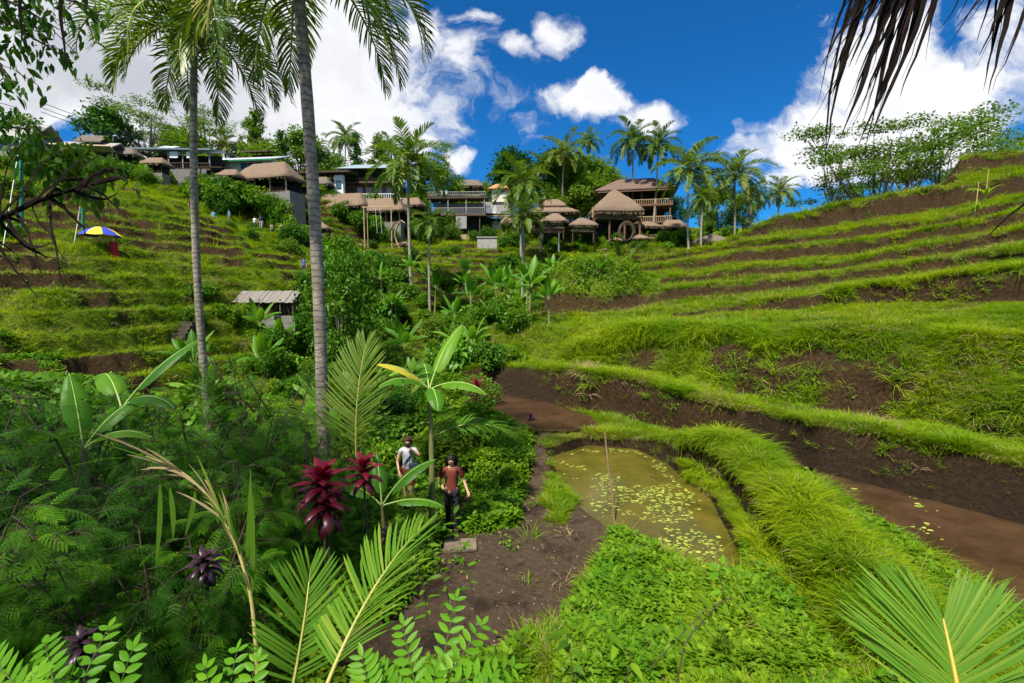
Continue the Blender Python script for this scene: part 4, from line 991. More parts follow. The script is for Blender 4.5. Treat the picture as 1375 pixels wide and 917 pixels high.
class House:
    """a building authored in photo pixels at distance D: x to the right, y away, z up from the base"""
    def __init__(s, name, label, cat, px, py, D, rz=0., group=None):
        s.k = D/FPX; s.t = link(name, None, None, P(px, py, D), (0, 0, rz)); tag(s.t, label, cat, group)
        s.t.scale = (1, 1, 1)
    def b(s, nm, c, sz, m, par=None, rx=0.):
        g = G(); k = s.k; box(g, np.array(c)*k, np.array(sz)*k, rx=rx); return link(nm, g.mesh(nm, [m]), par or s.t)
    def g(s, nm, g, m, par=None): return link(nm, g.mesh(nm, m if isinstance(m, list) else [m]), par or s.t)
    def posts(s, xs, y, z0, z1, r, m, nm='post'):
        for x in xs:
            g = G(); tube(g, np.array([(x, y, z0), (x, y, z1)])*s.k, r*s.k, 7); s.g(nm, g, m)
    def rail(s, x0, x1, y, z, h, m, n_=12, r=.35, nm='railing'):
        g = G(); k = s.k
        for zz in (z, z+h): bar(g, np.array((x0, y, zz))*k, np.array((x1, y, zz))*k, r*k*1.3)
        for i in range(n_+1):
            x = x0+(x1-x0)*i/n_; bar(g, np.array((x, y, z))*k, np.array((x, y, z+h))*k, r*k)
        return s.g(nm, g, m)
    def thatch(s, w, d, h, ridge, z0, cx=0, cy=0, m=None, p=.9, thick=1.6, fr=2., nm='thatch_roof'):
        k = s.k; return s.g(nm, roofmesh(w*k, d*k, h*k, ridge*k, z0*k, p, thick*k, fringe=fr*k, cx=cx*k, cy=cy*k), m or M_thatch)
    def plinth(s, x0, x1, y0, y1, z1, m, drop=30):
        L = s.t.location; zz = min(Hs(L.x+a*s.k, L.y+b) for a in (x0, x1) for b in (0, y1*s.k)); drop = max(8, (L.z-zz)/s.k+4); s.b('foundation', ((x0+x1)/2, (y0+y1)/2, (z1-drop)/2), (x1-x0, y1-y0, z1+drop), M_stone)
        if drop > 12:
            for j in range(3):
                xx = L.x+(x0+(x1-x0)*(j+R.random())/3)*s.k; dd = L.y-R.uniform(1.2, 2.6); kd = ('leafy', 'light', 'fine')[j % 3]
                bush(kd, 687.5+xx/dd*FPX, dd, R.uniform(10, 15)+drop*.3, 'green garden shrub below the hillside houses', group='garden shrubs below the houses')
# 1 grey gable house far left
h = House('grey_gable_house', 'grey house with dark gable roof behind the dead palm branch', 'house', 10, 218, 58)
h.plinth(-40, 38, 0, 40, 0, M_stone); h.b('lower_wall', (0, 20, 8), (74, 36, 16), M_grey); h.b('orange_panel', (5, 1, 5), (50, 1, 8), M_orange)
h.g('roof', gable(G(), 78*h.k, 44*h.k, 20*h.k, 34*h.k, .2, .3, cy=20*h.k), M_grey); h.b('upper_wall', (0, 22, 25), (70, 30, 18), M_grey)
h.b('window', (-14, 6.6, 25), (14, 1, 8), M_glass); h.b('window', (14, 6.6, 25), (14, 1, 8), M_glass)
# 2 long tan-eaved stall
h = House('roadside_stall', 'long low stall with tan eaves and dark open front at the far left', 'stall', 100, 228, 60, .12)
h.plinth(-46, 50, 0, 30, 0, M_stone); h.b('back_wall', (0, 28, 14), (92, 1.5, 28), M_dark); h.b('counter', (10, 4, 3), (60, 3, 6), M_wood)
h.posts([-44, -22, 0, 22, 46], 1, 0, 28, .9, M_bamboo); h.b('eave', (0, -3, 27.5), (98, 13, 1.6), M_bamboo, rx=-.35)
h.g('roof', gable(G(), 96*h.k, 34*h.k, 9*h.k, 31*h.k, .15, .1, cy=15*h.k), M_grey)
h.g('gable_roof', gable(G(), 30*h.k, 30*h.k, 11*h.k, 38*h.k, .15, .1, cx=18*h.k, cy=15*h.k), M_thatch_d)
# 3 blue grey long roof
h = House('long_blue_roof_cafe', 'long cafe with blue grey roof and dark posts left of the slim palm', 'cafe', 235, 226, 66, .05)
h.plinth(-48, 46, 0, 34, 0, M_stone); h.b('back_wall', (0, 30, 12), (90, 1.5, 24), M_dark)
h.posts([-44, -26, -8, 10, 28, 44], 1, 0, 24, 1, M_grey); h.b('roof', (0, 14, 27), (98, 40, 2), M_tinb, rx=.18); h.rail(-44, 44, 0, 0, 7, M_wood, 24)
h.b('white_panel', (0, -1, 17), (10, .8, 8), M_white); h.b('white_panel', (20, -1, 17), (8, .8, 8), M_white)
h.b('rear_roof', (-32, 40, 38), (22, 22, 1), M_tin, rx=.4); h.b('rear_wall', (-32, 42, 30), (20, 16, 12), M_grey)
# 4 corrugated white roof
h = House('corrugated_roof_house', 'cream walled house with long pale corrugated roof and green eave', 'house', 325, 232, 70, -.12)
h.plinth(-46, 44, 0, 34, 0, M_conc); h.b('wall', (0, 17, 8), (84, 30, 16), M_cream)
for x in (-30, 2, 12, 24): 
    w_ = h.b('window', (x, 1.6, 9), (9, .8, 8), M_glass); h.b('frame', (x, 1.2, 13.4), (10, .8, .8), M_white, w_)
h.b('roof', (0, 12, 21), (96, 40, 1.4), M_tin, rx=.34); h.b('green_eave', (0, -7.4, 13.8), (97, 1.2, 2), M_green)
# 5 thatched dining pavilion
h = House('thatched_dining_hall', 'open dining hall with tan thatched roof on a concrete base below the corrugated roof', 'pavilion', 352, 258, 64, -.25)
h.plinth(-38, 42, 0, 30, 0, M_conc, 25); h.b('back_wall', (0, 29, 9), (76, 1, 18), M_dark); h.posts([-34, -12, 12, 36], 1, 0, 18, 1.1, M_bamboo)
h.thatch(86, 44, 24, 50, 17, 0, 14); h.rail(-34, 36, 0, 0, 5, M_wood, 18)
for x in (-22, -4, 8, 24): h.b('table', (x, 8, 3), (7, 5, .8), M_wood)
t_ = House('teal_awning', 'blue teal awning beside the thatched dining hall', 'awning', 378, 240, 68); t_.b('sheet', (0, 8, 2), (38, 18, .8), M_teal, rx=.5); t_.posts([-17, 17], 0, -14, -2, .5, M_grey)
# 6 dark beam building
h = House('beam_roof_restaurant', 'restaurant with dark timber beam roof and white column right of the thick trunk', 'restaurant', 442, 266, 80, -.1)
h.plinth(-34, 26, 0, 34, 0, M_stone); h.b('floor', (0, 12, 1), (66, 30, 2), M_conc); h.b('back_wall', (-4, 30, 16), (60, 1, 30), M_dark)
h.b('roof', (-4, 12, 34), (72, 42, 2.2), M_wood, rx=.10); h.posts([-32, -14, 4], 0, 0, 33, 1.2, M_wood); h.rail(-34, 4, -1, 2, 6, M_grey, 14)
h.b('column', (14, 2, 16), (12, 6, 26), M_white); h.b('window', (14, -1.6, 17), (7, .8, 10), M_glass)
# 7 two storey grey roof
h = House('two_storey_lodge', 'two storey red timber lodge with blue grey hipped roof', 'lodge', 500, 268, 82, -.05)
h.plinth(-38, 42, 0, 36, 0, M_stone); h.b('lower_wall', (0, 18, 10), (74, 26, 20), M_redwood)
for x in (-18, -6, 8, 22): h.b('window', (x, 4.4, 11), (8, .8, 11), M_glass)
h.b('balcony', (0, 2, 21), (80, 14, 1.6), M_wood); h.rail(-38, 38, -4, 22, 5, M_wood, 26); h.b('upper_wall', (0, 20, 29), (64, 22, 14), M_dark)
h.posts([-36, -18, 0, 18, 36], -3, 22, 37, .8, M_redwood)
h.g('roof', roofmesh(88*h.k, 46*h.k, 10*h.k, 52*h.k, 38*h.k, 1., .9*h.k, cy=12*h.k, jit=.0), M_tinb); h.rail(-38, 38, -6, 0, 6, M_white, 26)
h.b('terrace', (0, -3, -1), (84, 16, 2), M_conc)
# 8 long thatch roofs below
for (px, py, D, w_, lab) in [(455, 292, 74, 66, 'long low thatched dining hall right of the thick palm trunk'), (508, 298, 74, 62, 'low thatched hall behind the bamboo swing frame')]:
    h = House('low_thatched_hall', lab, 'pavilion', px, py, D, -.18, 'low thatched halls'); h.plinth(-w_/2, w_/2, 0, 24, 0, M_stone, 22)
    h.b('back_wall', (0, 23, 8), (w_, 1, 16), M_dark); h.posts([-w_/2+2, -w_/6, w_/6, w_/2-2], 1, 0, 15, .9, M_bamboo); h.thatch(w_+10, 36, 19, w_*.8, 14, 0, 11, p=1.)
    h.rail(-w_/2, w_/2, 0, 0, 5, M_wood, 14)
# 9 terrace with white letters
h = House('terrace_restaurant', 'stepped restaurant with white letters on its roof edge and tan balconies', 'restaurant', 614, 336, 80, -.04)
h.plinth(-34, 30, 8, 50, 0, M_stone, 20)
for z, x0, x1, m_ in ((0, -28, 14, M_bamboo), (13, -14, 16, M_bamboo)):
    h.b('balcony_front', ((x0+x1)/2, 0, z+4), (x1-x0, 1.4, 7), m_); h.b('floor', ((x0+x1)/2, 12, z), (x1-x0, 26, 1.2), M_wood); h.posts([x0+1, (x0+x1)/2, x1-1], 1, z, z+13, .8, M_wood)
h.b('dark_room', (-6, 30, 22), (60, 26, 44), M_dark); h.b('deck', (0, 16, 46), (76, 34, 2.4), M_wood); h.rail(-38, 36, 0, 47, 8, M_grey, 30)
h.b('stair', (6, -1, 36), (14, 2, 16), M_grey); h.posts([-34, 30], 2, 20, 46, 1, M_wood)
h.b('upper_wall', (0, 30, 57), (70, 10, 18), M_grey); h.b('roof', (0, 18, 70), (80, 34, 2.6), M_wood, rx=.06); h.posts([-36, -12, 12, 36], 3, 48, 69, .7, M_grey); h.rail(-38, 38, 2, 72, 4, M_grey, 26)
for i, ch in enumerate('DYE'):
    cu = bpy.data.curves.new('letter', 'FONT'); cu.body = ch; cu.size = 6.5*h.k; cu.extrude = .08; cu.materials.append(M_white)
    tmp = bpy.data.objects.new('letter', cu); sc.collection.objects.link(tmp); bpy.context.view_layer.update(); lm = bpy.data.meshes.new_from_object(tmp.evaluated_get(bpy.context.evaluated_depsgraph_get())); bpy.data.objects.remove(tmp)
    link('letter', lm, h.t, np.array((-28+i*6.4, 1., 73))*h.k, (math.pi/2, 0, 0))
# 10 white balustrade and eaves
h = House('tan_eave_house', 'house with wide tan thatched eave and white balustrade', 'house', 658, 308, 84)
h.plinth(-26, 28, 0, 30, 0, M_conc); h.b('lower_wall', (2, 16, 7), (48, 24, 16), M_dark); h.b('cream_wall', (14, 2, 5), (22, 2, 12), M_cream); h.b('tan_eave', (0, -2, 17), (58, 22, 2), M_thatch, rx=.25); h.posts([-26, 0, 26], -4, 0, 16, .7, M_wood)
h.b('terrace', (0, 14, 21), (52, 26, 1.4), M_conc); h.rail(-22, 8, 0, 21, 9, M_white, 16, .5, 'balustrade'); h.b('upper_wall', (6, 26, 30), (40, 14, 18), M_grey)
h.g('roof', roofmesh(30*h.k, 22*h.k, 8*h.k, 10*h.k, 56*h.k, 1., .8*h.k, cx=12*h.k, cy=24*h.k, jit=0), M_orange); h.b('tower_wall', (12, 24, 48), (20, 14, 18), M_cream)
h = House('white_walled_house', 'pale walled house behind the low palm left of the two tier thatch', 'house', 706, 300, 88)
h.plinth(-24, 24, 0, 30, 0, M_conc); h.b('wall', (0, 14, 16), (44, 24, 32), M_cream); h.b('window', (-10, 1.6, 18), (8, .8, 9), M_glass); h.b('window', (8, 1.6, 18), (8, .8, 9), M_glass); h.b('roof', (0, 12, 34), (52, 34, 2), M_grey, rx=.15)
# 11 thatched pavilions
def pav(px, py, D, w_, hr, hw, lab, tiers=1, mt=None, base=M_wood):
    h = House('thatched_pavilion', lab, 'pavilion', px, py, D, R.normal(0, .15), 'thatched pavilions by the lodge'); k = h.k
    h.b('deck', (0, 0, 0), (w_*.8, w_*.6, 1.6), base); h.posts([-w_*.36, w_*.36], -w_*.26, -14, hw, .8, M_wood); h.posts([-w_*.36, w_*.36], w_*.26, -14, hw, .8, M_wood); h.rail(-w_*.36, w_*.36, -w_*.27, 1, 4, M_bamboo, 10)
    h.thatch(w_, w_*.8, hr, w_*.12, hw, m=mt, p=.8)
    if tiers > 1: h.thatch(w_*.55, w_*.45, hr*.8, w_*.2, hw+hr*.75, m=mt, p=.8)
    return h
pav(742, 300, 80, 66, 13, 11, 'large pavilion with two tiered thatched roof', 2); pav(745, 308, 74, 38, 12, 9, 'small thatched pavilion in front of the two tiered one'); pav(781, 312, 74, 38, 11, 8, 'small thatched pavilion left of the lodge')
pav(868, 322, 78, 40, 8, 16, 'thatched hut at the foot of the lodge'); pav(954, 336, 70, 46, 11, 10, 'low grey thatched hut among the palms right of the lodge', mt=M_thatch_d)
pav(430, 320, 66, 28, 10, 12, 'tiny thatched hut right of the thick palm trunk')
# 12 three storey lodge
h = House('three_storey_lodge', 'big open three storey timber lodge with brown tiled roof', 'lodge', 852, 322, 82, -.22)
h.plinth(-46, 46, 0, 50, 0, M_stone, 12)
for z, ex in ((22, 0), (44, 0)):
    h.b('floor', (0, 22, z), (94, 52, 2.6), M_redwood); h.rail(-46, 46, -3, z+1, 6, M_bamboo, 34)
h.b('core_wall', (4, 38, 32), (70, 18, 64), M_dark)
for z0, z1 in ((0, 22), (23, 44), (45, 64)): h.posts([-44, -28, -10, 8, 26, 44], -1, z0, z1, 1.2, M_redwood)
h.g('roof', roofmesh(106*h.k, 64*h.k, 20*h.k, 46*h.k, 64*h.k, 1., 1.4*h.k, cy=22*h.k, jit=0), M_tile); h.b('roof_beam', (0, -8, 62), (98, 2, 2), M_redwood)
h = House('thatched_gallery', 'tall conical thatched gallery adjoining the left side of the lodge', 'gallery', 826, 318, 76, .05)
h.b('deck', (0, 8, 22), (60, 40, 2.2), M_wood); h.rail(-29, 29, -11, 23, 7, M_bamboo, 26); h.posts([-30, -10, 10, 30], -9, -12, 22, 1.5, M_redwood); h.posts([-32, -16, 0, 16, 32], -9, 23, 36, .8, M_bamboo)
h.thatch(64, 50, 31, 3, 32, 0, 8, p=.82, thick=3, fr=3); h.b('back_wall', (0, 24, 10), (58, 2, 24), M_dark)
# parasols of thatch
def tparasol(px, py, D, r_, hh, lab):
    h = House('thatched_parasol', lab, 'parasol', px, py, D, 0, 'small thatched parasols'); h.posts([0], 0, -4, hh, .6, M_wood, 'pole'); h.thatch(r_*2, r_*2, r_*.55, .3, hh-1, p=.8, thick=.8, fr=1.2, nm='canopy')
tparasol(826, 330, 66, 8, 8, 'small thatched parasol left of the dark nest sculpture'); tparasol(858, 330, 66, 11, 10, 'small thatched parasol right of the dark nest sculpture'); tparasol(543, 338, 62, 10, 9, 'small thatched parasol by the yellow pole')
# nest sculpture
g = G()
for k_ in range(70):
    a0 = R.random()*6.28; r_ = R.uniform(.8, 1.1); an = a0+np.linspace(0, R.uniform(1, 3), 8); tube(g, np.stack([np.cos(an)*r_, R.normal(0, .2)+0*an, 1.3*np.sin(an)*r_], -1), .05, 4)
nb = P(841, 312, 66); t_ = link('nest_sculpture', g.mesh('nest_sculpture', [M_wood]), None, nb); tag(t_, 'dark egg shaped woven nest frame between the small parasols', 'sculpture')
g = G()
for x in (-.5, .5): tube(g, [(x, 0, -3.0), (x*.6, 0, -1.2)], .06, 5)
link('legs', g.mesh('legs', [M_wood]), t_)
t_ = link('nest_sculpture', g.mesh('nest_legs', [M_wood]), None, P(733, 305, 70)); 
g = G()
for k_ in range(50):
    a0 = R.random()*6.28; r_ = R.uniform(.6, .9); an = a0+np.linspace(0, R.uniform(1, 3), 8); tube(g, np.stack([np.cos(an)*r_, R.normal(0, .15)+0*an, np.sin(an)*r_], -1), .05, 4)
link('ring', g.mesh('ring', [M_wood]), t_); tag(t_, 'round woven nest frame on the wooden deck by the small pavilions', 'sculpture')
# deck on stilts
h = House('stilt_deck', 'narrow wooden viewing deck on grey stilts left of the pavilions', 'deck', 722, 330, 68)
h.b('platform', (6, 6, 18), (52, 14, 1.6), M_wood); h.posts([-18, 4, 28], 0, -8, 18, .9, M_grey); h.rail(-20, 30, -1, 19, 4, M_wood, 14)
# retaining wall, swings
h = House('retaining_wall', 'pale grey concrete retaining wall among plants below the terraces', 'wall', 654, 345, 72); h.b('slab', (0, 4, 8), (26, 6, 34), M_conc); h.b('coping', (0, 4, 26), (28, 8, 1.6), M_grey)
def swing(px, py, D, w_, H_, lab):
    h = House('bamboo_swing', lab, 'swing', px, py, D, 0, 'tall bamboo swings'); h.posts([-w_/2, w_/2], 0, -6, H_, .75, M_bamboo); h.posts([-w_/2+2, w_/2-2], 8, -6, H_-8, .5, M_bamboo, 'brace')
    g = G(); bar(g, np.array((-w_/2-2, 0, H_-2))*h.k, np.array((w_/2+2, 0, H_-2))*h.k, .7*h.k); h.g('crossbar', g, M_bamboo)
    for x in (-3, 3):
        g = G(); bar(g, np.array((x, 0, H_-2))*h.k, np.array((x+3, -4, 12))*h.k, .15*h.k); h.g('rope', g, M_white)
    h.b('seat', (3, -4, 12), (8, 2, .6), M_wood)
swing(508, 326, 60, 36, 48, 'tall bamboo swing frame before the low thatched hall')
for px, top, bot, m_, lab in [(540, 296, 332, M_bamboo, 'curved yellow bamboo pole with hanging tip'), (533, 298, 330, M_redwood, 'curved brown banner pole beside the yellow one')]:
    p0, p1 = P(px-4, bot, 60), P(px+4, top, 60); g = G(); s = np.linspace(0, 1, 12)[:, None]; pts = (p1-p0)*s+np.array((-1., 0, 0))*np.sin(s*2.6)*.9; pts = np.vstack([pts, pts[-1]+(.4, 0, -.3)]); tube(g, pts, .09, 6)
    ribbons(g, pts[None, 3:], np.full((1, len(pts)-3), .16), (0., 1, 0)); t_ = link('curved_pole', g.mesh('curved_pole', [m_]), None, p0); tag(t_, lab, 'pole')
# green poles with ropes, bench hut of the lower left terraces
for px, y0, y1, D, lab in [(28, 182, 290, 30, 'green steel pole nearest the left edge behind the dead branch'), (111, 255, 330, 33, 'green steel pole beside the striped parasol')]:
    p0, p1 = P(px, y1, D), P(px, y0, D); g = G(); tube(g, [(0, 0, -.6), p1-p0], .10, 10); t_ = link('green_pole', g.mesh('green_pole', [M_green]), None, p0); tag(t_, lab, 'pole', 'green steel poles')
    g = G(); tube(g, [p1-p0, P(px-24, y0+150, D-4)-p0], .018, 5); link('guy_rope', g.mesh('guy_rope', [M_white]), t_)
    g = G(); tube(g, [p1-p0+(0, 0, -.02), p1-p0+(0, 0, .06)], .14, 10); link('cap', g.mesh('cap', [M_green]), t_)
# power line
g = G(); p0, p1 = P(55, 150, 58), P(290, 205, 80)
for dz in (0, .5, 1.1):
    s = np.linspace(0, 1, 14)[:, None]; tube(g, p0*(1-s)+p1*s+np.array((0, 0, dz))-np.array((0, 0, 1.))*np.sin(math.pi*s)*1.2, .035, 4, cap=False)
t_ = link('overhead_cable', g.mesh('overhead_cable', [M_black])); tag(t_, 'thin overhead cables sagging above the far left roofs', 'cable')
# smaller stalls filling the row of the village
def stall(px, py, D, w_, hw, roof, wall, lab, rz=0.):
    h = House('village_stall', lab, 'stall', px, py, D, rz, 'small stalls along the village row'); h.plinth(-w_/2, w_/2, 0, 16, 0, M_stone)
    h.b('back_wall', (0, 15, hw/2), (w_, 1, hw), wall); h.posts([-w_/2+1, 0, w_/2-1], 1, 0, hw, .7, M_wood); h.b('counter', (0, 3, 2.2), (w_*.8, 2, 4), M_wood)
    if roof is M_thatch or roof is M_thatch_d: h.thatch(w_+7, 24, hw*.8, w_*.7, hw, 0, 8, m=roof)
    else: h.b('roof', (0, 7, hw+1.5), (w_+6, 25, 1.4), roof, rx=.22)
    if wall is M_cream or wall is M_white: h.b('window', (w_*.2, 14, hw*.6), (6, .8, 5), M_glass)
    return h
for a_ in [(40, 214, 58, 34, 13, M_thatch, M_dark, 'brown thatched stall right of the grey gable house'), (160, 222, 62, 36, 14, M_thatch_d, M_wood, 'dark thatched stall between the long stall and the blue grey cafe'), (205, 232, 62, 24, 12, M_thatch, M_wood, 'little thatched stall below the blue grey cafe'),
           (283, 238, 64, 28, 13, M_wood, M_dark, 'dark timber stall right of the slim palm trunk'), (306, 248, 62, 22, 12, M_thatch, M_dark, 'small tan stall left of the thatched dining hall'), (398, 262, 72, 28, 14, M_tinb, M_wood, 'blue roofed stall left of the thick palm trunk'),
           (425, 262, 78, 30, 14, M_thatch_d, M_wood, 'dark thatched stall directly right of the thick palm trunk'), (470, 248, 86, 34, 13, M_wood, M_cream, 'cream backed stall above the beam roof restaurant'), (548, 290, 80, 32, 14, M_thatch, M_redwood, 'red timber stall under the bushy palm'),
           (572, 300, 78, 28, 13, M_wood, M_grey, 'grey stall left of the lettered terrace'), (556, 268, 86, 34, 13, M_tinb, M_redwood, 'red stall with blue grey roof behind the bushy palm'), (632, 262, 90, 26, 12, M_thatch_d, M_cream, 'cream hut behind the balustrade house'), (688, 312, 78, 26, 12, M_thatch, M_dark, 'tan thatched hut left of the viewing deck'),
           (905, 318, 78, 26, 13, M_thatch, M_wood, 'thatched stall behind the large coconut palm'), (125, 206, 66, 30, 12, M_tile, M_wood, 'brown tiled stall above the long tan-eaved stall'), (345, 216, 76, 30, 12, M_tile, M_redwood, 'brown stall peeping above the corrugated roof')]: stall(*a_, rz=R.normal(-.08, .1))
# farm shed
h = House('farm_shed', 'weathered open farm shed with grey board roof at the foot of the terraces', 'shed', 345, 424, 34, -.12)
M_board = solid('grey_boards', (.10, .088, .075), (.27, .245, .215), 9, .9, .4, (6, 1, 1))
k = h.k
h.plinth(-56, 56, -4, 32, 0, M_stone); h.b('back_wall', (6, 30, 12), (98, 1.5, 26), M_wood); h.b('side_wall', (52, 14, 10), (1.5, 30, 22), M_wood)
h.posts([-52, -28, 4, 34, 52], 0, -4, 22, 1.1, M_bark); h.b('bench', (-30, 6, 5), (26, 6, 1.6), M_redwood); h.b('crate', (12, 10, 4), (16, 10, 9), M_wood)
g = G()
for i in range(30):
    x = -32+i*2.9; box(g, np.array((x+R.normal(0, .1), 8, 25.5+R.normal(0, .25)))*k, np.array((2.75, 27+R.normal(0, .8), .7))*k, rx=.62)
for i in range(14): x = -32+i*6.2; box(g, np.array((x, 26, 26))*k, np.array((6, 18, .6))*k, rx=-.6)
h.g('board_roof', g, M_board)
g = G()
for i in range(11): box(g, np.array((-56+i*2.9, 8, 19+R.normal(0, .3)+i*.25))*k, np.array((2.8, 26, .7))*k, rx=.25)
h.g('lean_to_roof', g, M_thatch_d)
# stone steps
g = G(); p0 = P(232, 472, 27)
for i in range(7): box(g, np.array((-i*.09, i*.30, i*.2)), (.95, .34, .2))
t_ = link('stone_steps', g.mesh('stone_steps', [solid('dark_step_stone', (.03, .025, .018), (.09, .075, .055), 5, .95, .6)]), None, (p0[0], 27, Hs(p0[0], 27)+.02), (0, 0, -.1)); tag(t_, 'short flight of dark stone steps climbing the left terraces', 'steps')
# striped parasol
pc = P(137, 338, 31.5); pc[2] = Hs(pc[0], pc[1]); M_py, M_pb, M_pr = [solid(n_, c, c, 3, .6, .0) for n_, c in (('yellow_cloth', (.85, .55, .02)), ('blue_cloth', (.03, .06, .38)), ('red_cloth', (.62, .10, .03)))]
t_ = link('striped_parasol', None, None, pc); tag(t_, 'open beach parasol striped yellow blue and orange on the left terrace', 'parasol')
hp = (P(137, 307, 31.5)-pc)[2]; g = G(); tube(g, [(0, 0, -.2), (0, 0, hp)], .025, 8); link('pole', g.mesh('pole', [M_white]), t_)
g = G(); K = 8; cols = [0, 1, 0, 1, 2, 1, 0, 1]
for i in range(K):
    a = np.linspace(i, i+1, 5)/K*2*math.pi; rr = np.linspace(0, 1.12, 6); V = np.array([[r*math.cos(x), r*math.sin(x), hp+.12-.55*(r/1.12)**2-.05*(r/1.12)**3*abs(math.sin(x*K/2))] for r in rr for x in a]); ix = np.arange(30).reshape(6, 5)
    g.add(V, np.stack([ix[:-1, :-1], ix[:-1, 1:], ix[1:, 1:], ix[1:, :-1]], -1).reshape(-1, 4), cols[i])
link('canopy', g.mesh('canopy', [M_py, M_pb, M_pr]), t_)
g = G(); V = []
for z in np.linspace(0, 1.2, 6):
    for a in np.linspace(0, 2*math.pi, 24, endpoint=False): r_ = .24*(1+.1*math.sin(a*6+z))*(1.15-.25*z); V.append((r_*math.cos(a), r_*math.sin(a), z))
ix = np.arange(144).reshape(6, 24); F_ = np.stack([ix[:-1], np.roll(ix[:-1], -1, 1), np.roll(ix[1:], -1, 1), ix[1:]], -1).reshape(-1, 4); g.add(V, F_); tube(g, [(0, 0, 1.18), (0, 0, 1.22)], .2, 12)
bp = P(153, 337, 31.6); bp[2] = Hs(bp[0], bp[1]); t_ = link('cloth_covered_stand', g.mesh('cloth_covered_stand', [solid('deep_red_cloth', (.30, .01, .012), (.42, .02, .02), 4, .8, .1)]), None, bp); tag(t_, 'small stand wrapped in deep red cloth under the striped parasol', 'stand')
# ------------------------------------------------------------------ people
M_skin = solid('skin', (.42, .24, .16), (.50, .30, .20), 8, .55, .02); M_skin.node_tree.nodes['Principled BSDF'].inputs['Subsurface Weight'].default_value = .1
M_hair = solid('dark_hair', (.008, .006, .005), (.03, .02, .015), 30, .5, .3); M_hairb = solid('brown_hair', (.06, .03, .018), (.12, .06, .03), 30, .5, .3)
_cl = {}
def cloth(c):
    if c not in _cl: _cl[c] = solid('cloth', tuple(v*.8 for v in c), tuple(min(1, v*1.1) for v in c), 12, .85, .15)
    return _cl[c]
def skin_mesh(name, joints, edges, mat_, sub=2):
    ks = list(joints); me = bpy.data.meshes.new(name)
    me.from_pydata([joints[k][0] for k in ks], [(ks.index(a), ks.index(b)) for a, b in edges], [])
    o = bpy.data.objects.new(name, me); sc.collection.objects.link(o); md = o.modifiers.new('s', 'SKIN'); md.use_smooth_shade = True
    for i, k_ in enumerate(ks):
        r = joints[k_][1]; me.skin_vertices[0].data[i].radius = (r, r) if not isinstance(r, tuple) else r
    me.skin_vertices[0].data[0].use_root = True
    o.modifiers.new('u', 'SUBSURF').levels = sub
    dg = bpy.context.evaluated_depsgraph_get(); dg.update(); m2 = bpy.data.meshes.new_from_object(o.evaluated_get(dg)); m2.name = name
    bpy.data.objects.remove(o); m2.materials.clear(); m2.materials.append(mat_); return m2
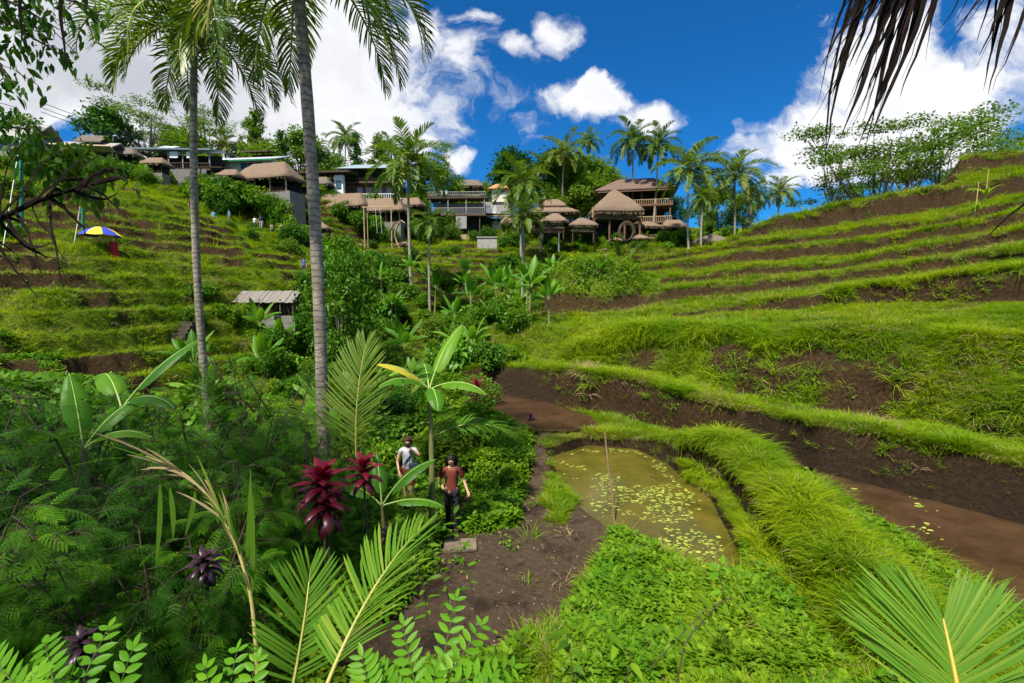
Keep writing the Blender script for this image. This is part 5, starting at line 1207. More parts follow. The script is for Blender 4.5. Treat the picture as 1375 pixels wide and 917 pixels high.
def person(label, loc, rz, top, bottom, arms='down', stride=.12, hair=M_hair, hairlen=.1, H_=1.65, group=None, shorts=False, look=-.1, sleeves=.5, sub=2, extra=None):
    s = H_/1.65; t = link('person', None, None, loc, (0, 0, rz), s); tag(t, label, 'person', group)
    # figure faces -Y
    J = {'pelvis': ((0, 0, .93), (.125, .095)), 'waist': ((0, -.01, 1.06), (.105, .08)), 'chest': ((0, 0, 1.25), (.135, .095)), 'collar': ((0, .01, 1.37), (.085, .065)), 'neck': ((0, -.005, 1.44), .048),
         'jaw': ((0, -.035+look*.1, 1.50), (.052, .055)), 'head': ((0, -.02+look*.12, 1.565), (.072, .085)), 'crown': ((0, -.005+look*.1, 1.625), (.055, .065)),
         'nose': ((0, -.112+look*.12, 1.545), .012)}
    E_ = [('pelvis', 'waist'), ('waist', 'chest'), ('chest', 'collar'), ('collar', 'neck'), ('neck', 'jaw'), ('jaw', 'head'), ('head', 'crown'), ('head', 'nose')]
    for sg, S in ((-1, 'l'), (1, 'r')):
        J['ear'+S] = ((sg*.08, 0, 1.555), .014); E_.append(('head', 'ear'+S))
        fy = -stride*sg
        J['hip'+S] = ((sg*.085, 0, .88), .088); J['knee'+S] = ((sg*.085, fy*.75-.03, .49), .056); J['calf'+S] = ((sg*.085, fy*.8+.01, .36), .052); J['ank'+S] = ((sg*.085, fy*.9+.03, .09), .034); J['heel'+S] = ((sg*.085, fy*.9+.045, .045), .036); J['toe'+S] = ((sg*.095, fy*.9-.13, .03), .028)
        E_ += [('pelvis', 'hip'+S), ('hip'+S, 'knee'+S), ('knee'+S, 'calf'+S), ('calf'+S, 'ank'+S), ('ank'+S, 'heel'+S), ('heel'+S, 'toe'+S)]
        J['sho'+S] = ((sg*.165, .01, 1.345), .055)
        if arms == 'down' or (arms == 'camera' and sg < 0 and False): el, wr, hd = (sg*.235, .03, 1.08), (sg*.25, -.05, .86), (sg*.25, -.08, .79)
        elif arms == 'forward': el, wr, hd = (sg*.26, .04, 1.09), ((-.14, -.20, .99) if sg < 0 else (.33, -.15, .96)), ((-.09, -.25, .98) if sg < 0 else (.36, -.21, .92))
        elif arms == 'camera': el, wr, hd = ((sg*.27, -.09, 1.22), (sg*.10, -.20, 1.43), (sg*.06, -.19, 1.50)) if sg > 0 else ((-.25, 0, 1.08), (-.20, -.14, .90), (-.17, -.18, .84))
        J['elb'+S] = (el, .036); J['wri'+S] = (wr, .024); J['palm'+S] = (hd, (.034, .02))
        E_ += [('collar', 'sho'+S), ('sho'+S, 'elb'+S), ('elb'+S, 'wri'+S), ('wri'+S, 'palm'+S)]
        a, b = np.array(wr), np.array(hd); d = nrm(b-a); sd_ = nrm(np.cross(d, (0, 1., .3))); nn = np.cross(d, sd_)
        for f, (o_, L_) in enumerate(((-.026, .062), (-.009, .075), (.009, .07), (.026, .055))):
            p1 = b+d*.03+sd_*o_; p2 = p1+d*L_*.55+nn*.012*sg; p3 = p2+d*L_*.3+nn*.022*sg
            for q_, (pp, r_) in enumerate(((p1, .0095), (p2, .0085), (p3, .0065))): J['f%d%d%s' % (f, q_, S)] = (tuple(pp), r_)
            E_ += [('palm'+S, 'f%d0%s' % (f, S)), ('f%d0%s' % (f, S), 'f%d1%s' % (f, S)), ('f%d1%s' % (f, S), 'f%d2%s' % (f, S))]
        p1 = b-d*.01-sd_*.042; p2 = p1+d*.03-sd_*.012
        J['t0'+S] = (tuple(p1), .012); J['t1'+S] = (tuple(p2), .009); E_ += [('palm'+S, 't0'+S), ('t0'+S, 't1'+S)]
    link('body', skin_mesh('body', J, E_, M_skin, sub), t)
    def sub_(keys, grow, edges, nm, c, ov=None):
        j = {k_: (J[k_][0], tuple(v+grow for v in J[k_][1]) if isinstance(J[k_][1], tuple) else J[k_][1]+grow) for k_ in keys}
        if nm == 'shirt': j['waist'] = (J['waist'][0], (.135, .115)); j['chest'] = (J['chest'][0], (.155, .118))
        for k_, v in (ov or {}).items(): j[k_] = v
        link(nm, skin_mesh(nm, j, edges, cloth(c), 2), t)
    ov = {}; ed = [('waist', 'pelv2'), ('waist', 'chest'), ('chest', 'collar')]; ov['pelv2'] = ((0, 0, .90), (.165, .135))
    for S in 'lr':
        a, b = np.array(J['sho'+S][0]), np.array(J['elb'+S][0]); ov['sl'+S] = (tuple(a*(1-sleeves)+b*sleeves), .056); ed += [('collar', 'sho'+S), ('sho'+S, 'sl'+S)]
    sub_(['waist', 'chest', 'collar', 'shol', 'shor'], .016, ed, 'shirt', top, ov)
    ed, ov, ks_ = [], {}, ['pelvis', 'hipl', 'hipr', 'kneel', 'kneer']
    for S in 'lr':
        ed += [('pelvis', 'hip'+S), ('hip'+S, 'knee'+S)]
        if not shorts: ks_.append('ank'+S); ks_.append('calf'+S); ed += [('knee'+S, 'calf'+S), ('calf'+S, 'ank'+S)]
    sub_(ks_, .014, ed, 'shorts' if shorts else 'trousers', bottom, ov)
    # shoes
    for S in 'lr':
        g = {'a': (J['heel'+S][0], .044), 'b': (tuple((np.array(J['heel'+S][0])+np.array(J['toe'+S][0]))/2), .042), 'c': (J['toe'+S][0], .034)}
        link('shoe', skin_mesh('shoe', g, [('a', 'b'), ('b', 'c')], M_black, 1), t)
    hy = J['head'][0][1]; g = G(); K = 420; d = nrm(R.normal(0, 1, (K*3, 3))); d = d[(d[:, 1] > .0) | (d[:, 2] > .55)][:K]; K = len(d)
    b0 = np.array((0, hy+.012, 1.575))+d*np.array((.082, .095, .092)); L = hairlen*R.uniform(.5, 1.2, K); o1 = b0+d*.02; 
    dn = nrm(d*.4+np.array((0, .25, -1.)))+0*d; K_f = d[:, 1] < 0; L = np.where(K_f, L*.25, L)
    pts = np.stack([b0-d*.02, o1, o1+dn*(L*.5)[:, None]+R.normal(0, .01, (K, 3)), o1+dn*L[:, None]+R.normal(0, .016, (K, 3))], 1)
    ribbons(g, pts, np.array([[.014, .016, .013, .003]]), np.cross(d, dn)[:, None]); an = np.linspace(0, math.pi, 8)
    tube(g, np.stack([0*an, hy+.018+0*an, 1.585+.088*np.cos(an)], -1)[::-1], .088*np.sin(an)+.003, 12)
    link('hair', g.mesh('hair', [hair]), t)
    g = G()
    for sg in (-1, 1): tube(g, [(sg*.028, hy-.083, 1.565), (sg*.028, hy-.092, 1.565)], .0065, 8)
    tube(g, [(-.018, hy-.082, 1.508), (.018, hy-.082, 1.508)], .0035, 6); link('face_features', g.mesh('face_features', [M_black]), t)
    return t
def gp_(px, py, D): 
    p = P(px, py, D); return (p[0], D, Hs(p[0], D))
wl = gp_(607, 706, 9.7)
wm = person('woman in rust red shirt and dark trousers walking up the dirt path', wl, .05, (.17, .034, .022), (.012, .012, .016), 'forward', .13, M_hair, .17, 1.62, look=-.2, sleeves=.75)
g = G(); an = np.linspace(-.2, math.pi+.2, 12); tube(g, np.stack([.055*np.cos(an), -.055-.03*np.sin(an), 1.40-.035*np.sin(an)], -1), .006, 5); link('necklace', g.mesh('necklace', [M_bamboo]), wm)
g = G()
for sg in (-.1, .1): tube(g, [(sg, .07, 1.10), (sg*1.1, .06, 1.36), (sg*1.0, -.05, 1.40), (sg*1.05, -.10, 1.22), (sg*1.3, -.03, 1.05)], .014, 6)
g2 = G(); box(g2, (0, .17, 1.2), (.26, .14, .36)); g.merge(g2); link('backpack', g.mesh('backpack', [M_black]), wm)
ml = np.array(P(549, 672, 11.6)); ml[2] = max(Hs(ml[0], 11.6), P(549, 590, 11.6)[2]-1.70)
mn = person('man in white shirt and red patterned shorts holding a camera up to his face', ml, .1, (.42, .42, .45), (.15, .03, .018), 'camera', .06, M_hairb, .04, 1.72, shorts=True, look=-.15, sleeves=.45)
g = G(); box(g, (.03, -.20, 1.545), (.12, .05, .07)); tube(g, [(.02, -.22, 1.54), (.02, -.29, 1.54)], .035, 14); c_ = link('camera_body', g.mesh('camera_body', [M_black]), mn)
g = G(); tube(g, [(.14, -.05, 1.36), (.02, -.13, 1.2), (-.12, -.12, 1.02)], .012, 6); box(g, (.14, -.17, 1.0), (.20, .10, .16)); link('shoulder_bag', g.mesh('shoulder_bag', [cloth((.03, .045, .09))]), mn)
# distant visitors
for (px, py, D, c1, c2, a, lab) in [(343, 320, 60, (.7, .7, .72), (.05, .05, .08), 'down', 'visitor in white at the left of the group of four on the terrace'), (351, 321, 60, (.03, .05, .1), (.5, .5, .5), 'down', 'visitor in dark top second in the group of four'),
        (366, 321, 59.5, (.62, .42, .30), (.05, .05, .06), 'down', 'visitor in tan top third in the group of four'), (377, 320, 59.5, (.70, .45, .42), (.6, .55, .5), 'down', 'visitor in pale pink at the right of the group of four'),
        (308, 297, 58, (.10, .30, .55), (.2, .2, .25), 'down', 'visitor in blue standing on the upper left terrace'), (287, 292, 56, (.12, .45, .60), (.1, .1, .1), 'down', 'visitor in light blue beside the slim palm trunk'),
        (257, 290, 54, (.02, .02, .02), (.02, .02, .02), 'down', 'figure in black left of the slim palm trunk'), (408, 358, 46, (.08, .12, .35), (.05, .05, .08), 'down', 'visitor in dark blue left of the thick palm trunk'),
        (436, 370, 46, (.75, .35, .42), (.05, .03, .03), 'camera', 'visitor in pink holding a green and pink umbrella'), (813, 315, 70, (.75, .62, .05), (.3, .28, .2), 'down', 'figure in yellow with a straw hat before the lodge')]:
    p_ = P(px, py, D); hz = p_[2]
    z_ = Hs(p_[0], D); q_ = person(lab, (p_[0], D, z_), R.normal(0, .5), c1, c2, a, .08, M_hair, .06, 1.68, 'distant visitors', sub=1)
    if 'umbrella' in lab:
        t_ = link('rain_umbrella', None, None, (p_[0], D, z_)); tag(t_, 'green and pink umbrella held up by the visitor in pink', 'umbrella'); g = G(); tube(g, [(.06, -.18, 1.1), (.06, -.1, 2.15)], .012, 5); link('shaft', g.mesh('shaft', [M_black]), t_)
        g = G()
        for i in range(8):
            an = np.linspace(i, i+1, 4)/8*6.2832; rr = np.linspace(0, .62, 5); V = np.array([[.06+r*math.cos(x), -.1+r*math.sin(x), 2.12-.3*(r/.62)**2] for r in rr for x in an]); ix = np.arange(20).reshape(5, 4)
            g.add(V, np.stack([ix[:-1, :-1], ix[:-1, 1:], ix[1:, 1:], ix[1:, :-1]], -1).reshape(-1, 4), i // 3 % 2)
        link('canopy', g.mesh('canopy', [cloth((.12, .5, .32)), cloth((.75, .25, .3))]), t_)
    if 'straw hat' in lab:
        g = G(); tube(g, [(0, -.05, 1.62), (0, -.05, 1.66), (0, -.05, 1.80)], [.42, .38, .03], 14); link('straw_hat', g.mesh('straw_hat', [M_thatch]), q_)
# ------------------------------------------------------------------ near plants
def pinnate(L, n_, lL, lW, ang=65, bend=.5, m=0, mr=1, tiltd=.2, nN=5, fold=.25, el=0., rr=.003, term=True, taper=.6, t=.5):
    g = G(); N_ = 10; s = np.linspace(0, 1, N_); th = el-bend*s; d = L/(N_-1)
    y = np.concatenate([[0], np.cumsum(np.cos(th[1:])*d)]); z = np.concatenate([[0], np.cumsum(np.sin(th[1:])*d)]); C = np.stack([0*y, y, z], -1)
    tube(g, C, rr*(1-.6*s), 4, mr, cap=False)
    tt = np.linspace(.14, .97, n_); tt = np.repeat(tt, 2); sg = np.tile([1., -1.], n_)
    if term: tt = np.append(tt, 1.); sg = np.append(sg, 0.)
    K = len(tt); c0 = np.stack([np.interp(tt, s, C[:, j]) for j in range(3)], -1); a_ = np.interp(tt, s, th)
    T = np.stack([0*a_, np.cos(a_), np.sin(a_)], -1); Nn = np.stack([0*a_, -np.sin(a_), np.cos(a_)], -1)
    an = math.radians(ang)*np.abs(sg)+R.normal(0, .08, K); dr = nrm(T*np.cos(an)[:, None]+np.stack([sg*np.sin(an), 0*sg, 0*sg], -1))
    ll = lL*(1-taper*np.abs(tt-.4)**1.5)*(1+R.normal(0, .05, K)); u = np.linspace(0, 1, nN)
    pts = c0[:, None]+dr[:, None]*(u[None]*ll[:, None])[..., None]-Nn[:, None]*(tiltd*ll[:, None]*u[None]**2)[..., None]
    w = np.clip(np.sin(math.pi*np.clip(u, .03, .985)**.85), 0, 1)**.7; w[0] = .08; w[-1] = .03
    side = np.cross(dr, Nn)+Nn*R.normal(0, .15, K)[:, None]
    ribbons(g, pts, w[None]*lW*(ll/lL)[:, None], side[:, None], m, np.clip(t+R.normal(0, .15, K), 0, 1), fold)
    return g
# feathery (twice pinnate) leaf
def feather_leaf(L=.46, n_=9, n2=13, pl=.15):
    g = G(); N_ = 8; s = np.linspace(0, 1, N_); th = .15-.65*s; d = L/(N_-1)
    C = np.stack([0*s, np.concatenate([[0], np.cumsum(np.cos(th[1:])*d)]), np.concatenate([[0], np.cumsum(np.sin(th[1:])*d)])], -1); tube(g, C, .0028*(1-.6*s), 4, 1, cap=False)
    for k in range(n_):
        t = .2+.78*k/(n_-1); c = np.array([np.interp(t, s, C[:, j]) for j in range(3)]); a_ = np.interp(t, s, th)
        for sg in (1, -1):
            an = math.radians(68-30*(k/n_)); l_ = pl*(math.sin(math.pi*min(.92, .25+.6*k/n_)))
            dr = np.array((sg*math.sin(an), math.cos(an)*math.cos(a_), math.cos(an)*math.sin(a_)-.12)); dr /= np.linalg.norm(dr)
            u = np.linspace(.04, 1, n2); cc = c+dr*(u*l_)[:, None]+np.array((0, 0, -1.))*(.22*l_*u**2)[:, None]
            pr = np.cross(dr, (0, 0, 1.)); pr /= np.linalg.norm(pr)
            K = n2*2; cs = np.repeat(cc, 2, 0); sgn = np.tile([1., -1.], n2); dd = nrm(pr*sgn[:, None]+dr*.35+R.normal(0, .08, (K, 3))); ln = .0145*np.repeat(np.sin(math.pi*np.clip(u, .2, .93))**.5, 2)
            pts = np.stack([cs, cs+dd*ln[:, None]*.55, cs+dd*ln[:, None]], 1)
            ribbons(g, pts, np.array([[.0022, .0044, .0008]]), dr+np.array((0, 0, .1)), 0, np.clip(.5+R.normal(0, .12, K), 0, 1))
    return g
flf = [feather_leaf(), feather_leaf(.40, 8, 11, .13)]
def feather_shrub(seed, H_=3.4, Rr=1.5, nleaf=340):
    global R
    k_ = R; R = np.random.default_rng(seed); st, fo = G(), G(); ends = []
    for b in range(13):
        a = R.random()*6.28; h1 = H_*R.uniform(.3, 1.0); r_ = Rr*R.uniform(.2, .75); top = np.array((r_*math.cos(a), r_*math.sin(a), h1)); mid = np.array((r_*.3*math.cos(a), r_*.3*math.sin(a), h1*.6))
        tube(st, [(0, 0, -.1), mid*.6, mid, top], [.035, .024, .016, .008], 6)
        for j in range(7):
            a2 = a+R.normal(0, 1.2); e = top*(1-.08*j)+np.array((math.cos(a2), math.sin(a2), R.uniform(-.1, .25)))*R.uniform(.2, .55); s0 = mid*(j/9.)+top*(1-j/9.); tube(st, [s0, (s0+e)/2+(0, 0, .05), e], [.009, .006, .003], 4, cap=False)
            ends.append((s0, e))
    nb_ = len(ends); per = max(1, nleaf//nb_)
    for s0, e in ends:
        for q_ in range(per):
            f = R.uniform(.35, 1.05); p0 = s0*(1-f)+e*f; d = nrm((e-s0)*.8+R.normal(0, .55, 3)*np.array((1, 1, .5))+np.array((0, 0, .05)))
            replicate(fo, flf[R.integers(0, 2)], frames(d[None], roll=R.normal(0, .25, 1))*R.uniform(.7, 1.15), p0[None], .35)
    R = k_; return st.mesh('stems', [M_twig]), fo.mesh('foliage', [M_feath, M_stem])
fs = [feather_shrub(71), feather_shrub(72, 3.0, 1.7), feather_shrub(73, 2.6, 1.5, 300)]
FS = [(-60, 7.6, 480, 0), (20, 8.6, 500, 1), (95, 8.0, 505, 2), (165, 9.0, 520, 0), (250, 8.6, 515, 1), (335, 9.4, 505, 2), (395, 8.4, 560, 0), (420, 9.8, 520, 1), (-30, 6.0, 600, 1), (60, 5.8, 600, 2), (150, 6.3, 590, 0),
      (235, 6.6, 600, 1), (310, 7.0, 590, 2), (375, 7.6, 610, 0), (0, 4.6, 690, 2), (90, 4.7, 700, 0), (180, 5.0, 690, 1), (460, 10.8, 570, 2), (-90, 4.4, 640, 0), (260, 5.4, 700, 2), (330, 11.5, 440, 0), (90, 12, 500, 1), (200, 12.5, 500, 2), (-20, 11, 490, 0), (380, 12.5, 470, 1)]
for i, (px, D, ytop, k) in enumerate(FS):
    x = (px-687.5)/FPX*D; z0 = Hs(x, D); ht = max(1.0, P(px, ytop, D)[2]-z0); s = ht/(3.6, 3.2, 2.8)[k]
    t = link('feathery_shrub', None, None, (x, D, z0), (0, 0, R.random()*6.28), (max(s, .75), max(s, .75), s))
    tag(t, 'dark feathery-leaved shrub crowded into the left foreground thicket', 'shrub', 'feathery shrubs of the left thicket'); link('stems', fs[k][0], t); link('foliage', fs[k][1], t)
# denser small-leaved understorey of the thicket
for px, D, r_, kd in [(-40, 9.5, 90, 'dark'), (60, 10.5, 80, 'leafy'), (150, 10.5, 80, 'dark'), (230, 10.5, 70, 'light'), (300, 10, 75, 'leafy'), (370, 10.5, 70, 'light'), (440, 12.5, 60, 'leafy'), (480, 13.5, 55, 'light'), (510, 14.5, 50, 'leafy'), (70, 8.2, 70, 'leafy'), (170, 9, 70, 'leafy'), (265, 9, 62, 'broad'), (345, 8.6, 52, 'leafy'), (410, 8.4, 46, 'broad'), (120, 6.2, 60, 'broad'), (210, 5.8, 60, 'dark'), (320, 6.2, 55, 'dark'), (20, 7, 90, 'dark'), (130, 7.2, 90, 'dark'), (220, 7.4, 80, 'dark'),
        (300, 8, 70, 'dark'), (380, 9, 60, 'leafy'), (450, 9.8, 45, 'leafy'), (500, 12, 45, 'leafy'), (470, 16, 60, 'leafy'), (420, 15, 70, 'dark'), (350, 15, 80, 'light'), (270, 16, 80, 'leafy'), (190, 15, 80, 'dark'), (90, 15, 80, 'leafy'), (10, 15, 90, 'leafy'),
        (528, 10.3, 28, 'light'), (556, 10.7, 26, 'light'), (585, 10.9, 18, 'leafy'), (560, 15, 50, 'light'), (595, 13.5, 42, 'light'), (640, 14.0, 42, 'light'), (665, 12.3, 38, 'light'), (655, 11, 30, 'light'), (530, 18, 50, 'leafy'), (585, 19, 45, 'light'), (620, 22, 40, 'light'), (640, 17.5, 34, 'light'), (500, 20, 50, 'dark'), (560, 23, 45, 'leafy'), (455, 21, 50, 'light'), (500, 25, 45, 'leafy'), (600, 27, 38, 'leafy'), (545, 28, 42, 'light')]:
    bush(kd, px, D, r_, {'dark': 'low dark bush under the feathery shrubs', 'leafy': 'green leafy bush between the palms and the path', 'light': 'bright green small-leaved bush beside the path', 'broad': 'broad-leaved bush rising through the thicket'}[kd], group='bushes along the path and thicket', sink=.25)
def heading(px0, py0, D0, px1, py1, D1):
    a, b = P(px0, py0, D0), P(px1, py1, D1); return a, b
def place_dir(nm, g, mats, a, dirv, par=None, roll=0., up=None):
    M = frames(np.asarray(dirv, float)[None], up, roll=np.array([roll]))[0]
    G2 = G().merge(g, M); return link(nm, G2.mesh(nm, mats), par, a)
# large fronds rising from below the picture
def near_frond(lab, base, basez, tip, mats, nl, LL, wd, bend, hang, rr, vee=.2, nm='palm_frond', ragged=.09, twist=0., roll=0., yellow=0.):
    """frond from base to tip: chord known, arc upwards"""
    a, b = np.asarray(base), np.asarray(tip); c = b-a; Lc = np.linalg.norm(c)
    g = frond(L=Lc*1.06, nl=nl, LL=LL, wd=wd, el=bend*.5, bend=bend, hang=hang, vee=vee, rr=rr, ragged=ragged, seg=6, stalk=.22, twist=twist, yellow=yellow)
    M = frames(c[None], roll=np.array([roll]))[0]; o = link(nm, G().merge(g, M).mesh(nm, mats), None, a); tag(o, lab, 'palm frond'); return o
near_frond('large green palm frond with yellow rib rising at the bottom beside the path', P(418, 975, 2.4), 0, P(560, 722, 3.3), [M_palmy, M_rachis], 40, .48, .0095, .6, .3, .012, roll=.3)
near_frond('short bright palm frond behind the large one at the bottom', P(385, 960, 2.6), 0, P(415, 770, 3.0), [M_palmy, M_rachis], 26, .38, .009, .5, .35, .009, roll=-.6, yellow=.2)
near_frond('big palm frond with orange rib filling the bottom right corner', P(1302, 1015, 1.9), 0, P(1268, 840, 2.2), [M_palmy, M_rachis_o], 60, .50, .0062, .3, .12, .012, roll=.1)
near_frond('drooping yellow green palm frond arching right over the path edge', P(578, 590, 10.6), 0, P(690, 590, 10.9), [M_palmy, M_rachis], 46, .85, .016, 1.3, .9, .022, yellow=.25)
near_frond('dark palm frond standing beside the thick palm trunk', P(480, 640, 9.2), 0, P(492, 470, 9.6), [M_palm, M_rachis], 40, .95, .018, .5, .35, .022)
near_frond('dark palm frond leaning right beside the thick palm trunk', P(480, 640, 9.2), 0, P(560, 500, 9.6), [M_palm, M_rachis], 40, .85, .018, .9, .5, .022)
near_frond('dark drooping palm frond reaching left under the thick trunk', P(480, 640, 9.2), 0, P(400, 560, 8.8), [M_palm, M_rachis], 40, .85, .018, 1.1, .8, .022)
near_frond('grey green palm frond in the shade of the slim trunk', P(300, 560, 12), 0, P(240, 505, 11), [M_palm, M_rachis], 36, .9, .02, 1.1, .7, .02)
near_frond('small fan of palm leaf low on the bank at the right of the valley', P(835, 372, 40), 0, P(822, 325, 40), [M_palm, M_rachis], 26, 1.6, .06, .3, .3, .03)
near_frond('small leaning palm leaf low on the bank at the right of the valley', P(838, 372, 40), 0, P(862, 332, 40), [M_palm, M_rachis], 26, 1.4, .06, .7, .4, .03)
# dry arching cane
pts = [P(347, 960, 2.6), P(345, 880, 2.65), P(338, 800, 2.7), P(318, 730, 2.75), P(285, 670, 2.8), P(245, 632, 2.8), P(196, 612, 2.75)]
pts = np.array(pts); si = np.linspace(0, 6, 30); C = np.stack([np.interp(si, np.arange(7), pts[:, j]) for j in range(3)], -1)
for _ in range(3): C[1:-1] = (C[:-2]+2*C[1:-1]+C[2:])/4
M_cane = solid('dry_cane', (.28, .23, .06), (.50, .42, .16), 8, .6, .2)
t_ = link('dry_cane_leaf', None, None, C[0]); tag(t_, 'yellowing torn cane frond arching left over the dark thicket', 'cane'); g = G(); tube(g, C-C[0], np.linspace(.014, .003, 30), 7); link('stalk', g.mesh('stalk', [M_cane]), t_)
g = G(); K = 44
for i in range(K):
    k = R.integers(8, 28); p0 = C[k]-C[0]; tg = nrm(C[min(29, k+1)]-C[k-1]); L = R.uniform(.12, .48); d = nrm(tg+R.normal(0, .12, 3)); u = np.linspace(0, 1, 6)[:, None]
    pp = p0+d*L*u+np.array((0, 0, -1.))*L*R.uniform(.05, .5)*u**2; ribbons(g, pp[None], np.array([[.004, .007, .008, .007, .005, .001]]), R.normal(0, 1, (1, 1, 3)), R.integers(0, 3)//2, R.random())
for (px, py, dx, dy) in [(215, 650, -6, 110), (228, 655, 4, 70), (262, 660, -14, 60), (330, 760, 6, -130), (338, 800, -2, -160)]:
    a, b = P(px, py, 2.78)-C[0], P(px+dx, py+dy, 2.78)-C[0]; u = np.linspace(0, 1, 6)[:, None]; ribbons(g, (a+(b-a)*u+np.array((.01, 0, 0))*np.sin(u*3))[None], np.array([[.004, .012, .014, .013, .008, .001]]), (1., .3, 0), 1, .5)
link('torn_leaflets', g.mesh('torn_leaflets', [M_dry, M_palmy]), t_)
# lime compound-leaf sprays at the bottom edge
def spray(lab, base, leaves, mat_, n_, lL, lW, group=None, fold=.3):
    """leaves: list of (tip px, py, D, n)"""
    a = np.asarray(base); t = link('leafy_spray', None, None, a); tag(t, lab, 'foliage spray', group)
    for (sx_, sy_, sD, px, py, D) in leaves:
        s0 = P(sx_, sy_, sD); b = P(px, py, D); c = b-s0; L = np.linalg.norm(c)
        g = pinnate(L, n_, lL, lW, 62, .25, tiltd=.15, fold=fold, rr=.0028, el=.12); M = frames(c[None], nrm(np.array((0, -.75, .65))), roll=np.array([R.normal(0, .2)]))[0]
        lf_ = link('compound_leaf', G().merge(g, M).mesh('compound_leaf', [mat_, M_stem]), t, s0-a)
    return t
spray('lime compound leaves rising at the bottom left corner', P(140, 1000, 1.75), [(100, 940, 1.7, 145, 842, 1.9), (75, 925, 1.65, 60, 862, 1.8), (30, 930, 1.6, -10, 880, 1.7), (150, 960, 1.7, 178, 870, 1.8), (20, 960, 1.5, 50, 900, 1.6)], M_lime, 6, .072, .017)
spray('lime compound leaves at the bottom beside the yellow cane', P(318, 1000, 1.8), [(305, 950, 1.8, 318, 872, 1.95), (330, 950, 1.8, 345, 885, 1.9), (290, 960, 1.75, 275, 895, 1.8)], M_lime, 5, .065, .016)
spray('bright green compound leaves spreading over the path at the bottom centre', P(600, 1010, 2.0), [(590, 915, 2.1, 612, 802, 2.35), (560, 930, 2.0, 540, 838, 2.2), (600, 920, 2.0, 690, 895, 2.1), (590, 925, 2.0, 648, 838, 2.25), (500, 950, 1.9, 486, 882, 2.0), (540, 950, 1.95, 500, 890, 2.05), (620, 960, 1.9, 660, 910, 2.0), (560, 980, 1.85, 585, 905, 1.95)], M_lime, 7, .082, .0155)
# leafy twigs
def twig(lab, pts, n_, lL, lW, mat_, r0=.006, nm='leafy_twig', cat='twig', dr=.4, group=None, seed=0):
    C = np.array([P(*p) for p in pts]); m_ = len(C); si = np.linspace(0, m_-1, 14); C = np.stack([np.interp(si, np.arange(m_), C[:, j]) for j in range(3)], -1)
    t = link(nm, None, None, C[0]); tag(t, lab, cat, group); g = G(); tube(g, C-C[0], np.linspace(r0, r0*.3, 14), 6); link('stem', g.mesh('stem', [M_twig]), t)
    g = G(); K = n_; f = np.linspace(.2, 1, K)*13; p0 = np.stack([np.interp(f, np.arange(14), C[:, j]) for j in range(3)], -1)-C[0]; tg = nrm(C[-1]-C[0])
    an = np.arange(K)*2.4; s1 = nrm(np.cross(tg, (0, 1., .2))); s2 = np.cross(tg, s1); d = nrm(tg*.5+s1*np.cos(an)[:, None]+s2*np.sin(an)[:, None]+np.array((0, 0, -.2))+R.normal(0, .15, (K, 3)))
    replicate(g, leaf_g(lL, lW, 6, .3, dr), frames(d, roll=R.normal(0, .3, K))*R.uniform(.65, 1.15, K)[:, None, None], p0, .4); link('leaves', g.mesh('leaves', [mat_]), t); return t
twig('tall sapling with slender upright leaves on the dirt path', [(640, 815, 4.6), (622, 750, 4.6), (610, 690, 4.7)], 16, .20, .022, M_weed, dr=.2)
twig('dark leaved sapling stem beside the path sapling', [(575, 850, 4.4), (570, 790, 4.4), (545, 730, 4.6)], 18, .15, .022, M_jung, dr=.4)
twig('second dark leaved sapling stem on the path', [(610, 850, 4.5), (600, 790, 4.5), (575, 725, 4.7)], 16, .14, .020, M_jung, dr=.4)
twig('broad pale leaved branch crossing the bottom right weeds', [(900, 960, 2.6), (920, 860, 2.7), (975, 800, 2.8), (1040, 850, 2.8)], 24, .09, .023, M_weed, dr=.3)
twig('dark leaved branch at the lower right by the pond end', [(870, 900, 3.0), (950, 815, 3.1), (1000, 795, 3.1)], 34, .085, .021, M_jung, dr=.5, r0=.004)
twig('curled yellow green leaves on a branch near the bottom of the pond bank', [(820, 990, 3.0), (850, 880, 3.1), (790, 830, 3.2)], 20, .11, .028, M_weed, dr=1.0)
twig('curled broad leaves on a branch by the path bottom', [(760, 990, 3.0), (770, 900, 3.1), (760, 850, 3.2)], 14, .12, .030, M_jung, dr=1.)
twig('pale long leaves rising above the pond end', [(975, 810, 5.0), (965, 770, 5.0), (970, 758, 5.0)], 8, .16, .028, M_lime, dr=.4)
